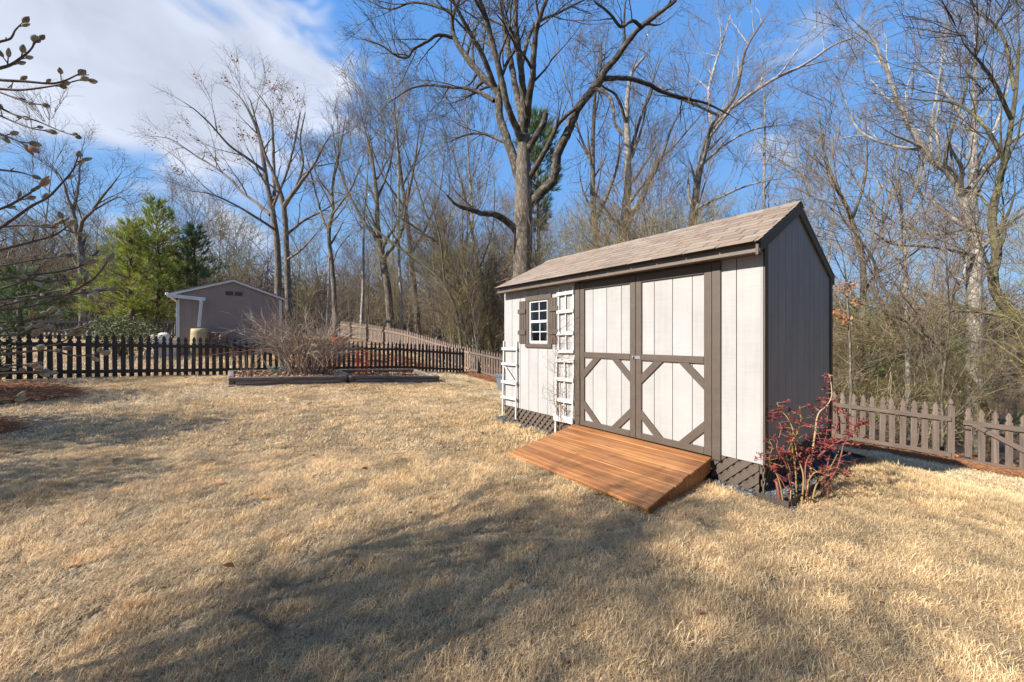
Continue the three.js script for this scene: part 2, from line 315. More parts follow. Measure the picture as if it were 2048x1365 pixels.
// fence lines: which side of them a point lies on
const leftFence = { o: [-11.508, -8.438], d: [0.794, -0.608] }, backFence = { o: [7.294, -8.349], d: [0.752, 0.659] };
const yardSideOfLeft = (x, z) => (x - leftFence.o[0]) * 0.608 + (z - leftFence.o[1]) * 0.794;
const yardSideOfBack = (x, z) => (x - backFence.o[0]) * -0.659 + (z - backFence.o[1]) * 0.752;
const SHED_ORIGIN = [-0.125, -6.033], SHED_TURN = -(90 - 38.503) * Math.PI / 180;
const toShed = (x, z) => { const dx = x - SHED_ORIGIN[0], dz = z - SHED_ORIGIN[1]; return [dx * 0.6225 + dz * 0.7826, dx * -0.7826 + dz * 0.6225]; };
const fromShed = (s, f) => [SHED_ORIGIN[0] + s * 0.6225 - f * 0.7826, SHED_ORIGIN[1] + s * 0.7826 + f * 0.6225];
// where pine straw is spread: along the back fence, and round the shrubs by the left fence
function strawAt(x, z) {
  const b = yardSideOfBack(x, z), l = yardSideOfLeft(x, z), w = 0.25 * (fbm(x * 0.9, z * 0.9, 3, 0, 0, 141) - 0.5);
  let s = 0;
  if (l > -0.3) s = Math.max(s, smooth(1.05, 0.7, b + w * 2.2) * smooth(-0.5, -0.2, b));
  s = Math.max(s, smooth(1.15, 0.85, Math.hypot((x + 10.2) / 2.1, (z + 6.4) / 1.2) + w * 1.6));
  s = Math.max(s, smooth(1.15, 0.85, Math.hypot((x + 7.4) / 1.1, (z + 4.3) / 0.62) + w * 1.6));
  s = Math.max(s, smooth(0.5, 0.2, l + w) * smooth(-0.3, 0, l) * smooth(-1.5, 1, b) * 0.0);
  return s;
}
function groundKind(x, z) {
  const b = yardSideOfBack(x, z), l = yardSideOfLeft(x, z);
  if (b < 0) return 'woods';
  if (l < 0) { const clay = smooth(0.9, 0.4, Math.hypot((x + 6.4) / 5.2, (z + 15.6) / 3.2) + 0.5 * (fbm(x * 0.7, z * 0.7, 3, 0, 0, 151) - 0.5)); return clay > 0.5 ? 'clay' : 'neighbour'; }
  return 'lawn';
}
{
  const n = 300, P = [], C = [], I = [], U = [], s = (t) => Math.sinh(t * 5.2) * 400 / Math.sinh(5.2);
  const base = { lawn: [0.31, 0.225, 0.13], woods: [0.20, 0.115, 0.062], neighbour: [0.36, 0.27, 0.15], clay: [0.36, 0.165, 0.075] };
  for (let j = 0; j <= n; j++) for (let i = 0; i <= n; i++) {
    const x = s(i / n * 2 - 1) - 1, z = s(j / n * 2 - 1) - 6, c = base[groundKind(x, z)], k = 0.8 + 0.4 * fbm(x * 2.3, z * 2.3, 3, 0, 0, 161), st = strawAt(x, z);
    P.push(x, groundY(x, z), z); U.push(x, z);
    C.push(...c.map((v, q) => lerp(v, [0.15, 0.075, 0.035][q], st) * k));
  }
  for (let j = 0; j < n; j++) for (let i = 0; i < n; i++) { const a = j * (n + 1) + i, b = a + n + 1; I.push(a, b, a + 1, b, b + 1, a + 1); }
  const g = new THREE.BufferGeometry();
  g.setAttribute('position', new THREE.Float32BufferAttribute(P, 3)); g.setAttribute('uv', new THREE.Float32BufferAttribute(U, 2)); g.setAttribute('color', new THREE.Float32BufferAttribute(C, 3)); g.setIndex(I); g.computeVertexNormals();
  const soil = sizeOf(texture(512, 512, (u, v) => { const f = fbm(u * 40, v * 40, 4, 40, 40, 171), q = fbm(u * 8, v * 8, 3, 8, 8, 172); return toSRGB(clamp(0.55 + 0.9 * (f - 0.5) + 0.5 * (q - 0.5))); }), 1.3, 1.3);
  const m = new THREE.MeshStandardMaterial({ vertexColors: true, map: soil, bumpMap: sizeOf(texture(512, 512, (u, v) => fbm(u * 50, v * 50, 4, 50, 50, 173), false), 1.3, 1.3), bumpScale: 0.03, roughness: 1 });
  m.color.setScalar(1.5);
  structure('ground', g, m);
}

// ---------------------------------------------------------------- dormant lawn: clumps of dry blades
function bladeClump(seed, count, radius, lenLo, lenHi, wide, lay) {
  const r = rng(seed), P = [], N = [], C = [], I = [];
  for (let k = 0; k < count; k++) {
    const a = r() * 6.283, q = Math.sqrt(r()) * radius, bx = Math.cos(a) * q, bz = Math.sin(a) * q, L = lerp(lenLo, lenHi, r()), dir = r() * 6.283, tilt = 0.3 + lay * Math.pow(r(), 0.7), w = wide * (0.6 + 0.8 * r()) / 2;
    const dx = Math.cos(dir), dz = Math.sin(dir), sx = -dz * w, sz = dx * w;
    const y1 = L * 0.55 * Math.cos(tilt), h1 = L * 0.55 * Math.sin(tilt), t2 = Math.min(1.7, tilt + 0.1 + 0.6 * r()), y2 = Math.max(0.004, y1 + L * 0.45 * Math.cos(t2)), h2 = h1 + L * 0.45 * Math.sin(t2);
    const o = P.length / 3, v = [[bx - sx, -0.004, bz - sz], [bx + sx, -0.004, bz + sz], [bx + dx * h1 + sx * 0.8, y1, bz + dz * h1 + sz * 0.8], [bx + dx * h1 - sx * 0.8, y1, bz + dz * h1 - sz * 0.8], [bx + dx * h2, y2, bz + dz * h2]];
    const pick = r(), c = pick < 0.46 ? [1, 1, 1] : pick < 0.74 ? [1.18, 1.17, 1.14] : pick < 0.88 ? [0.68, 0.6, 0.52] : pick < 0.96 ? [0.4, 0.33, 0.28] : [1.34, 1.34, 1.34], j = 0.85 + 0.3 * r();
    for (const p of v) { P.push(...p); N.push(dx * 0.35, 0.9, dz * 0.35); C.push(c[0] * j, c[1] * j, c[2] * j); }
    I.push(o, o + 1, o + 2, o, o + 2, o + 3, o + 3, o + 2, o + 4);
  }
  const g = new THREE.BufferGeometry();
  g.setAttribute('position', new THREE.Float32BufferAttribute(P, 3)); g.setAttribute('normal', new THREE.Float32BufferAttribute(N, 3)); g.setAttribute('color', new THREE.Float32BufferAttribute(C, 3)); g.setIndex(I);
  g.computeVertexNormals(); return g;
}
const grassMat = new THREE.MeshPhysicalMaterial({ color: 0xffffff, vertexColors: true, roughness: 0.8, transmission: 0.25, thickness: 0, side: THREE.DoubleSide }); grassMat.name = 'dry_grass';
const bedLine = (x, z) => { const dx = x + 6.67, dz = z + 8.66, u = dx * 0.794 - dz * 0.608, v = -(dx * 0.608 + dz * 0.794); return u > -0.1 && u < 5.6 && v > -0.04 && v < 2.0; };
function lawnAllowed(x, z) {
  const [s, f] = toShed(x, z);
  if (s > -0.30 && s < 3.92 && f > -2.7 && f < 0.12) return false;                       // shed and its gravel strip
  if (s > 1.56 && s < 3.22 && f > -0.1 && f < 1.02) return false;                        // under the ramp
  return yardSideOfBack(x, z) > 0.1 && yardSideOfLeft(x, z) > 0.05 && !bedLine(x, z) && strawAt(x, z) < 0.55;
}
function scatter(seed, spacing, x0, x1, z0, z1, keep, make) {
  const r = rng(seed), M = [], C = [], q = new THREE.Quaternion(), e = new THREE.Euler(), p = V3(0, 0, 0), s = V3(1, 1, 1);
  for (let z = z0; z < z1; z += spacing) for (let x = x0; x < x1; x += spacing) {
    const X = x + (r() - 0.5) * spacing * 1.2, Z = z + (r() - 0.5) * spacing * 1.2, a = r(), b = r(), c = r(), d = r();
    if (!keep(X, Z, a)) continue;
    const o = make(X, Z, a, b, c, d); if (!o) continue;
    p.set(X, groundY(X, Z) + (o.y ?? 0), Z); q.setFromEuler(e.set(o.tx ?? 0, o.turn ?? b * 6.283, o.tz ?? 0)); s.set(o.s, o.s * (o.h ?? 1), o.s);
    M.push(new THREE.Matrix4().compose(p, q, s)); if (o.color) C.push(o.color);
  }
  return [M, C];
}
{
  const straw = (x, z, d) => {
    const big = fbm(x * 0.55 + 3, z * 0.55, 3, 0, 0, 181), mid = fbm(x * 2.2, z * 2.2 + 8, 3, 0, 0, 182), gold = smooth(0.35, 0.7, fbm(x * 0.3 + 40, z * 0.3, 2, 0, 0, 183) + smooth(-1, -5, x) * 0.25);
    const k = Math.min(1.22, 0.95 + 0.3 * (big - 0.5) + 0.5 * (mid - 0.5) + 0.9 * (fbm(x * 8, z * 8, 2, 0, 0, 189) - 0.5) + 0.24 * (d - 0.5));
    return lin(lerp(0.72, 0.73, gold) * k, lerp(0.585, 0.55, gold) * k, lerp(0.385, 0.315, gold) * k);
  };
  const make = (sc, lean) => (x, z, a, b, c, d) => {
    const wave = fbm(x * 1.6 + 11, z * 1.6, 3, 0, 0, 184) - 0.5, hgt = 0.25 + 0.55 * smooth(0.35, 0.75, fbm(x * 0.5 + 70, z * 0.5, 2, 0, 0, 187)) + 0.5 * fbm(x * 2.8, z * 2.8, 3, 0, 0, 185) + 0.8 * (fbm(x * 8, z * 8, 2, 0, 0, 189) - 0.2);
    if (a < 0.7 && fbm(x * 7, z * 7, 2, 0, 0, 188) < 0.36) return null;
    return { s: sc * (0.8 + 0.4 * c), h: hgt, tx: lean * wave * 1.2 + (a - 0.5) * 0.3, tz: lean * (fbm(x * 1.6, z * 1.6 + 31, 3, 0, 0, 186) - 0.5) * 1.2 + (d - 0.5) * 0.3, color: straw(x, z, d) };
  };
  const grass = new THREE.Group(); grass.name = 'dormant_grass'; grass.userData = { kind: 'stuff', label: 'dormant straw-coloured lawn grass around the shed', category: 'grass' }; scene.add(grass);
  const wedge = (x, z, m) => Math.abs(x) < -z * 1.5 + m;
  for (let v = 0; v < 4; v++) {
    const near = bladeClump(900 + v, 130, 0.065, 0.018, 0.055, 0.0020, 0.85), far = bladeClump(920 + v, 95, 0.12, 0.024, 0.06, 0.0042, 0.85);
    const [m1, c1] = scatter(1000 + v, 0.088, -6.5, 6.5, -4.3, -0.6, (x, z) => z > -4.3 && wedge(x, z, 0.9) && lawnAllowed(x, z), make(1, 0.6));
    instanced('near_grass', near, grassMat, m1, grass, c1);
    const [m2, c2] = scatter(1100 + v, 0.17, -14, 10, -16, -4.3, (x, z) => wedge(x, z, 1.5) && lawnAllowed(x, z), make(1, 0.5));
    instanced('far_grass', far, grassMat, m2, grass, c2);
    const [m3, c3] = scatter(1200 + v, 0.26, -14, 9, -7, 3, (x, z) => !wedge(x, z, z > -4.3 ? 0.9 : 1.5) && lawnAllowed(x, z), make(1.25, 0.4));
    instanced('side_grass', far, grassMat, m3, grass, c3);
  }
  const other = new THREE.Group(); other.name = 'neighbour_grass'; other.userData = { kind: 'stuff', label: 'dry golden grass beyond the dark picket fence', category: 'grass' }; scene.add(other);
  const farther = bladeClump(940, 60, 0.2, 0.05, 0.10, 0.009, 0.9);
  const [m4, c4] = scatter(1300, 0.2, -26, -2, -24, -4, (x, z) => groundKind(x, z) === 'neighbour' && yardSideOfLeft(x, z) < -0.05, make(1.1, 0.4));
  instanced('neighbour_clumps', farther, grassMat, m4, other, c4);
}
// ---------------------------------------------------------------- pine straw and leaf litter
{
  const r = rng(77), T = [];
  for (let k = 0; k < 46; k++) { const t = new Tubes(), a = r() * 6.28, L = 0.10 + 0.12 * r(), x = (r() - 0.5) * 0.3, z = (r() - 0.5) * 0.3, y = 0.004 + 0.03 * r(), dy = (r() - 0.5) * 0.05; t.add([V3(x, y, z), V3(x + Math.cos(a) * L * 0.5, y + 0.012, z + Math.sin(a) * L * 0.5), V3(x + Math.cos(a + 0.3) * L, Math.max(0.003, y + dy), z + Math.sin(a + 0.3) * L)], [0.0022, 0.0022, 0.0018], 3); T.push(t.build()); }
  const geo = mergeGeometries(T), [M, C] = scatter(1400, 0.125, -13, 10.5, -17, -2, (x, z, a) => { const s = strawAt(x, z); return s > 0.2 + 0.5 * a && yardSideOfBack(x, z) > -0.5 && yardSideOfLeft(x, z) > -0.2; }, (x, z, a, b, c, d) => ({ s: 0.8 + 0.6 * c, h: 1.2, y: 0.01 + 0.03 * d, tx: (a - 0.5) * 0.3, color: lin(0.25 + 0.16 * d, 0.115 + 0.07 * d, 0.05 + 0.03 * c) }));
  const ps = instanced('pine_straw', geo, stuffColor(0.8), M, scene, C); ps.userData = { kind: 'stuff', label: 'orange brown pine straw mulch along the fences', category: 'mulch' };
}
function leafShape(w, l, curl) {      // a dry curled leaf, six faces
  const p = [[0, 0, 0], [w * 0.5, curl, l * 0.35], [0, 0.2 * curl, l * 0.4], [-w * 0.5, curl, l * 0.35], [w * 0.32, curl * 1.2, l * 0.7], [-w * 0.32, curl * 0.8, l * 0.7], [0, curl * 0.6, l]];
  const g = new THREE.BufferGeometry(); g.setAttribute('position', new THREE.Float32BufferAttribute(p.flat(), 3)); g.setIndex([0, 2, 1, 0, 3, 2, 1, 2, 4, 3, 5, 2, 2, 6, 4, 2, 5, 6]); g.computeVertexNormals(); return g;
}
{
  const brown = (d, c) => lin(0.34 + 0.22 * d, 0.16 + 0.13 * d, 0.065 + 0.06 * c), mat = new THREE.MeshPhysicalMaterial({ color: 0xffffff, roughness: 0.85, side: THREE.DoubleSide, transmission: 0.2, thickness: 0 });
  const [M, C] = scatter(1500, 0.16, -13, 22, -30, -3.5, (x, z, a) => { const k = groundKind(x, z); return (k === 'woods' && yardSideOfBack(x, z) > -9) || (k === 'clay' && a < 0.5); }, (x, z, a, b, c, d) => ({ s: 1 + 0.6 * c, y: 0.01 + 0.02 * a, tx: (a - 0.5) * 1.2, tz: (c - 0.5) * 1.2, color: brown(d, c) }));
  const ll = instanced('leaf_litter', leafShape(0.09, 0.14, 0.025), mat, M, scene, C); ll.userData = { kind: 'stuff', label: 'fallen brown leaves covering the woodland floor', category: 'leaf litter' };
  const [M2, C2] = scatter(1510, 0.62, -10, 6, -14, -0.8, (x, z, a) => lawnAllowed(x, z) && a < 0.34, (x, z, a, b, c, d) => ({ s: 0.4 + 0.35 * c, y: 0.028, tx: (a - 0.5) * 1.4, tz: (c - 0.5) * 1.4, color: brown(d * 0.7, c) }));
  const fl = instanced('fallen_leaves', leafShape(0.06, 0.09, 0.02), mat, M2, scene, C2); fl.userData = { kind: 'stuff', label: 'scattered dead leaves lying on the lawn', category: 'fallen leaves' };
}
// ---------------------------------------------------------------- the garden shed: x along the front, y up, z out of the front wall
const shed = thing('garden_shed', 'beige wooden garden shed with brown trim, double doors and tan shingled roof', 'shed', [SHED_ORIGIN[0], 0, SHED_ORIGIN[1]], SHED_TURN);
{
  const LEN = 3.66, DEEP = 2.40, SILL = 0.259, SOFFIT = 2.068, G = 0.2032, GAP = 0.007, TH = 0.012;
  const RIDGE_W = 0.99, RIDGE_Y = 2.735, EAVE_W = -0.185, EAVE_Y = 2.150, BACK_W = 2.47, BACK_Y = 2.145;
  const roofY = (w) => (w < RIDGE_W ? lerp(EAVE_Y, RIDGE_Y, (w - EAVE_W) / (RIDGE_W - EAVE_W)) : lerp(RIDGE_Y, BACK_Y, (w - RIDGE_W) / (BACK_W - RIDGE_W)));
  const rect = (x0, y0, x1, y1) => [[x0, y0], [x1, y0], [x1, y1], [x0, y1]];
  const bar = (name, x0, y0, x1, y1, z0, z1, mat, parent, horizontal = x1 - x0 > y1 - y0, seed = 0) => {      // an upright or level board on the front
    const w = x1 - x0, h = y1 - y0, m = horizontal ? part(name, board(h, w, z1 - z0, 0.003, seed), mat, parent, null, [0, 0, Math.PI / 2]) : part(name, board(w, h, z1 - z0, 0.003, seed), mat, parent);
    m.position.set((x0 + x1) / 2, (y0 + y1) / 2, (z0 + z1) / 2); return m;
  };
  const holed = (poly, holes, z0, z1) => {
    const sh = new THREE.Shape(poly.map(([x, y]) => new THREE.Vector2(x, y))); for (const h of holes) sh.holes.push(new THREE.Path(h.map(([x, y]) => new THREE.Vector2(x, y)).reverse()));
    const g = new THREE.ExtrudeGeometry(sh, { depth: z1 - z0, bevelEnabled: false }); g.translate(0, 0, z0); return g;
  };
  // front wall with openings for the window and the doors; each siding plank stands proud of it, the grooves between recessed
  const win = [0.628, 1.277, 1.024, 1.897], door = [1.612, 0.20, 3.262, 2.055];
  const front = part('front_wall', holed(rect(0.02, SILL, LEN - 0.02, SOFFIT), [rect(...win)], -0.07, -TH), wallBacking, shed);
  let n = 0;
  const plank = (poly, parent, z0 = -TH, z1 = 0) => part('siding_plank', prism(poly, z0, z1, n), siding[n++ % 3], parent);
  for (let k = 0; k < 18; k++) {
    const x0 = k * G + (k ? GAP / 2 : 0.002), x1 = Math.min(LEN - 0.0135, (k + 1) * G - GAP / 2);
    const wx0 = win[0] - 0.03, wx1 = win[2] + 0.03;
    if (x1 > wx0 + 0.04 && x0 < wx1 - 0.04) { plank(rect(x0, SILL, x1, win[1] - 0.002), front); plank(rect(x0, win[3] + 0.002, x1, SOFFIT), front); continue; }
    if (x0 > door[0] - 0.05 && x1 < door[2] + 0.02) continue;
    if (x0 < door[0] && x1 > door[0]) { plank(rect(x0, SILL, 1.56, SOFFIT), front); continue; }
    if (x1 > door[2] && x0 < door[2]) { plank(rect(3.30, SILL, x1, SOFFIT), front); continue; }
    plank(rect(x0, SILL, x1, SOFFIT), front);
  }
  // gable walls, planks cut to the roof line; built in the plane x-y and turned
  {   // right gable: local u runs backwards from the front corner
    const top = (w) => roofY(w) - 0.045, g = part('gable_wall', prism([[-0.02, SILL], [-0.02, top(0.02)], [-RIDGE_W, top(RIDGE_W)], [-DEEP, top(DEEP)], [-DEEP, SILL]].map(([a, b]) => [-a, b]), -0.07, -TH), wallBacking, shed);
    g.rotation.y = Math.PI / 2; g.position.set(LEN, 0, 0);
    for (let k = 0; k < 12; k++) {
      const a = k * G + (k ? GAP / 2 : 0.0012), b = Math.min(DEEP, (k + 1) * G - GAP / 2); if (b - a < 0.02) continue;
      const poly = [[a, SILL - 0.005], [b, SILL - 0.005], [b, top(b)]]; if (a < RIDGE_W && b > RIDGE_W) poly.push([RIDGE_W, top(RIDGE_W)]); poly.push([a, top(a)]);
      plank(poly, g);
    }
    const l = part('gable_wall', prism([[0.014, SILL], [DEEP, SILL], [DEEP, top(DEEP)], [RIDGE_W, top(RIDGE_W)], [0.014, top(0)]], 0.0, 0.07), siding[0], shed);
    l.rotation.y = Math.PI / 2; l.position.set(0.0, 0, 0);
    const back = part('back_wall', board(LEN - 0.16, BACK_Y - 0.06 - SILL, 0.07, 0.002), siding[1], shed); back.position.set(LEN / 2, (BACK_Y - 0.06 + SILL) / 2, -DEEP + 0.036);
    part('floor', board(LEN - 0.16, 0.08, DEEP - 0.16, 0.002), rawPly, shed, [LEN / 2, SILL - 0.055, -DEEP / 2]);
  }
  // corner trim of the gable
  const cornerTrim = (w0, w1) => { const m = part('corner_trim', board(w1 - w0, roofY(0) - 0.06 - SILL, 0.016, 0.002, 3), trim, shed, [LEN + 0.0085, (roofY(0) - 0.06 + SILL) / 2, -(w0 + w1) / 2], [0, Math.PI / 2, 0]); return m; };
  cornerTrim(0.003, 0.085); cornerTrim(DEEP - 0.09, DEEP);
  // doorway trim
  bar('door_casing', 1.538, 0.205, 1.622, SOFFIT - 0.004, 0.001, 0.021, trim, shed, false, 5);
  bar('door_casing', 3.250, 0.205, 3.326, SOFFIT - 0.004, 0.001, 0.021, trim, shed, false, 6);
  // two doors
  const makeDoor = (x0, x1, grooves, seed) => {
    const y0 = 0.232, y1 = 2.050, S = 0.070, d = part('door', board(x1 - x0 - 0.006, y1 - y0 - 0.006, 0.022, 0.002), wallBacking, shed, [(x0 + x1) / 2, (y0 + y1) / 2, -0.026]);
    const add = (m) => { m.position.sub(d.position); d.add(m); return m; };
    const edges = [x0, ...grooves, x1];
    for (let i = 0; i < edges.length - 1; i++) { const m = part('door_plank', prism(rect(edges[i] + GAP / 2, y0, edges[i + 1] - GAP / 2, y1), -0.014, -0.003, seed + i), siding[(seed + i) % 3], d); m.position.set(-d.position.x, -d.position.y, -d.position.z); }
    const piece = (name, a, b, c, e, hz, sd) => { const m = bar(name, a, b, c, e, -0.002, 0.018, trim, d, hz, sd); m.position.sub(d.position); };
    piece('stile', x0, y0, x0 + S, y1, false, seed + 1); piece('stile', x1 - S, y0, x1, y1, false, seed + 2);
    piece('rail', x0 + S + 0.001, 1.965, x1 - S - 0.001, y1, true, seed + 3); piece('rail', x0 + S + 0.001, 1.100, x1 - S - 0.001, 1.170, true, seed + 4); piece('rail', x0 + S + 0.001, y0, x1 - S - 0.001, 0.300, true, seed + 5);
    const a = x0 + S, b = x1 - S, t = 1.0995, o = 0.3005, I = 0.25, O = 0.148;
    for (const poly of [[[a, t - I], [a, t - O], [a + O, t], [a + I, t]], [[b, t - I], [b, t - O], [b - O, t], [b - I, t]], [[a, o + I], [a, o + O], [a + O, o], [a + I, o]], [[b, o + I], [b, o + O], [b - O, o], [b - I, o]]]) {
      const cx = (poly[0][0] + poly[3][0]) / 2, cy = (poly[0][1] + poly[3][1]) / 2, dx = poly[3][0] - poly[0][0], dy = poly[3][1] - poly[0][1], an = Math.atan2(dy, dx) - Math.PI / 2;
      const loc = poly.map(([x, y]) => { const X = x - cx, Y = y - cy; return [X * Math.cos(-an) - Y * Math.sin(-an), X * Math.sin(-an) + Y * Math.cos(-an)]; });
      const m = part('brace', prism(loc, -0.002, 0.016, seed + 7), trim, d); m.rotation.z = an; m.position.set(cx - d.position.x, cy - d.position.y, -d.position.z);
    }
    return d;
  };
  makeDoor(1.627, 2.432, [1.824, 2.030, 2.237], 100);
  const rd = makeDoor(2.437, 3.246, [2.650, 2.854, 3.057], 120);
  // steel hasp across the two stiles
  const hasp = part('hasp', board(0.105, 0.034, 0.004, 0.001), galvanised, rd); hasp.position.set(2.445 - rd.position.x, 1.132 - rd.position.y, 0.0215 - rd.position.z);
  { const st = new THREE.TorusGeometry(0.012, 0.0032, 6, 14); const m = part('staple', st, galvanised, hasp, [-0.03, 0, 0.006]); m.rotation.y = Math.PI / 2; part('swivel_eye', board(0.022, 0.03, 0.006, 0.002), blackMetal, hasp, [-0.03, -0.002, 0.004]); }
  // ------------------------------------------------ window
  const w = part('window', holed(rect(win[0] + 0.001, win[1] + 0.001, win[2] - 0.001, win[3] - 0.001), [rect(win[0] + 0.022, win[1] + 0.03, win[2] - 0.022, win[3] - 0.022)], -0.045, 0.004), vinyl, shed);
  const mid = 1.594, gx0 = win[0] + 0.022, gx1 = win[2] - 0.022, gy0 = win[1] + 0.03, gy1 = win[3] - 0.022;
  bar('meeting_rail', gx0, mid - 0.022, gx1, mid + 0.016, -0.034, -0.004, vinyl, w);
  for (const [a, b, z] of [[gy0, mid - 0.022, -0.030], [mid + 0.016, gy1, -0.016]]) {
    const c = (gx0 + gx1) / 2, m = (a + b) / 2;
    bar('muntin', c - 0.007, a, c + 0.007, b, z, z + 0.008, vinyl, w, false);
    bar('muntin', gx0, m - 0.007, c - 0.008, m + 0.007, z, z + 0.008, vinyl, w); bar('muntin', c + 0.008, m - 0.007, gx1, m + 0.007, z, z + 0.008, vinyl, w);
    for (const [p, q] of [[gx0, c - 0.007], [c + 0.007, gx1]]) for (const [r, s] of [[a, m - 0.007], [m + 0.007, b]]) part('pane', new THREE.PlaneGeometry(q - p, s - r), glass, w, [(p + q) / 2, (r + s) / 2, z + 0.002]);
  }
  // brown casing round the window
  bar('window_casing', 0.548, 1.897, 1.103, 1.972, 0.001, 0.022, trim, shed, true, 11); bar('window_casing', 0.560, 1.263, 0.627, 1.8965, 0.001, 0.020, trim, shed, false, 12); bar('window_casing', 1.025, 1.263, 1.090, 1.8965, 0.001, 0.020, trim, shed, false, 13);
  bar('window_sill', 0.545, 1.208, 1.108, 1.2625, 0.001, 0.026, trim, shed, true, 14);
  // board-and-batten shutters
  for (const [x0, x1] of [[0.402, 0.558], [1.092, 1.242]]) {
    const s = part('shutter', board(x1 - x0 - 0.01, 0.62, 0.006, 0.001), trim, shed, [(x0 + x1) / 2, 1.59, 0.005]), bw = (x1 - x0) / 3;
    for (let i = 0; i < 3; i++) part('shutter_slat', board(bw - 0.006, 0.642, 0.014, 0.002, 30 + i), trim, s, [-(x1 - x0) / 2 + bw * (i + 0.5), 0, 0.0105]);
    for (const y of [1.753, 1.432]) part('batten', board(0.066, x1 - x0 + 0.02, 0.016, 0.002, 34), trim, s, [x0 < 1 ? -0.004 : -0.006, y - 1.59, 0.0262], [0, 0, Math.PI / 2]);
  }
  // ------------------------------------------------ roof
  const X0 = 0.004, X1 = 3.690, deckT = 0.016;
  const slopeF = Math.atan2(RIDGE_Y - EAVE_Y, RIDGE_W - EAVE_W), lenF = Math.hypot(RIDGE_Y - EAVE_Y, RIDGE_W - EAVE_W);
  const roofPoly = [[-EAVE_W - 0.06, EAVE_Y + 0.018], [-RIDGE_W, RIDGE_Y - 0.012], [-BACK_W, BACK_Y - 0.012], [-BACK_W, BACK_Y - 0.03], [-RIDGE_W, RIDGE_Y - 0.034], [-EAVE_W - 0.06, EAVE_Y - 0.0]];
  const roof = part('roof', prism(roofPoly.map(([z, y]) => [-z, y]), X0 + 0.004, X1 - 0.004), shingleMats[2], shed); roof.rotation.y = Math.PI / 2;   // its own x runs backwards
  {   // the prism lies in x-y with thickness along z; turned so that thickness runs along the front
    const course = 0.1285, tabW = 0.3048, rr = rng(5), tabGeo = new Map();
    const tab = (wd) => { const k = wd.toFixed(3); if (!tabGeo.has(k)) tabGeo.set(k, board(wd, course + 0.03, 0.0065, 0.0012, tabGeo.size)); return tabGeo.get(k); };
    const rows = Math.ceil(lenF / course);
    for (let r0 = 0; r0 < rows; r0++) {
      const off = (r0 % 2 ? 0.5 : 0) * tabW + (r0 % 4 > 1 ? 0.07 : 0), from = -off;
      for (let k = 0; ; k++) {
        let a = X0 + from + k * tabW, b = a + tabW - 0.011; if (a > X1 - 0.01) break;
        a = Math.max(a, X0); b = Math.min(b, X1); if (b - a < 0.012) continue;
        const m = new THREE.Mesh(tab(Math.round((b - a) * 200) / 200), shingleMats[Math.floor(rr() * 5)]); m.name = 'shingle'; m.castShadow = m.receiveShadow = true;
        const along = Math.min(r0 * course + (course + 0.03) / 2 - 0.012, lenF - course * 0.45), wv = EAVE_W + Math.cos(slopeF) * along, yv = EAVE_Y + Math.sin(slopeF) * along;
        // in the roof's own axes: x = depth back, y up, z = along the front
        m.position.set(wv - Math.sin(slopeF) * 0.0035, yv + Math.cos(slopeF) * 0.0035 - 0.002 + 0.002 * rr() * 0.4, (a + b) / 2);
        m.rotation.order = 'YXZ'; m.rotation.set(-Math.PI / 2 + slopeF - 0.055, -Math.PI / 2, 0);
        // turned: the tab's length climbs the slope
        m.rotation.set(0, 0, 0); const bx = V3(0, 0, -1), by = V3(Math.cos(slopeF - 0.05), Math.sin(slopeF - 0.05), 0), bz = V3().crossVectors(bx, by); m.quaternion.setFromRotationMatrix(new THREE.Matrix4().makeBasis(bx, by, bz));
        roof.add(m);
      }
    }
    for (let z = X0; z < X1 - 0.02; z += 0.135) {     // ridge caps, lapped
      const L = Math.min(0.16, X1 - z), m = new THREE.Mesh(prism([[-0.10, -0.052], [0, -0.001], [0.11, -0.048], [0.11, -0.042], [0, 0.006], [-0.10, -0.046]], 0, L, Math.floor(z * 50)), shingleMats[Math.floor(rr() * 5)]);
      m.name = 'ridge_cap'; m.position.set(RIDGE_W, RIDGE_Y + 0.010 + 0.001 * (Math.round(z / 0.135) % 2), z); m.castShadow = m.receiveShadow = true; roof.add(m);
    }
  }
  roof.position.set(0, 0, 0);
  // eave: drip edge, fascia, soffit
  part('fascia', board(0.072, X1 - X0 - 0.002, 0.018, 0.002, 21), fasciaPaint, shed, [(X0 + X1) / 2, 2.116, 0.118], [0, 0, Math.PI / 2]);
  part('eave_strip', board(0.032, X1 - X0 - 0.002, 0.030, 0.003, 26), fasciaPaint, shed, [(X0 + X1) / 2, 2.0785, 0.1425], [0, 0, Math.PI / 2]);
  part('drip_edge', board(0.010, X1 - X0 - 0.004, 0.045, 0.001, 22), blackMetal, shed, [(X0 + X1) / 2, 2.1475, 0.148], [0, 0, Math.PI / 2]);
  part('soffit', board(X1 - X0 - 0.04, 0.012, 0.124, 0.001, 23), fasciaPaint, shed, [(X0 + X1) / 2, 2.0755, 0.063]);
  // rake boards along the gable
  for (const [w0, w1, s] of [[EAVE_W + 0.012, RIDGE_W, 24], [RIDGE_W, BACK_W, 25]]) {
    const a = roofY(w0) - 0.032, b = roofY(w1) - 0.036, poly = w0 < 0 ? [[w0, a - 0.085], [w0, a], [w1, b], [w1, b - 0.085]] : [[w0, b > a ? a : a], [w1, b], [w1, b - 0.085], [w0, a - 0.085]];
    const m = part('rake_board', prism(poly, 0.002, 0.022, s), trim, shed); m.rotation.y = Math.PI / 2; m.position.set(LEN, 0, 0);
  }
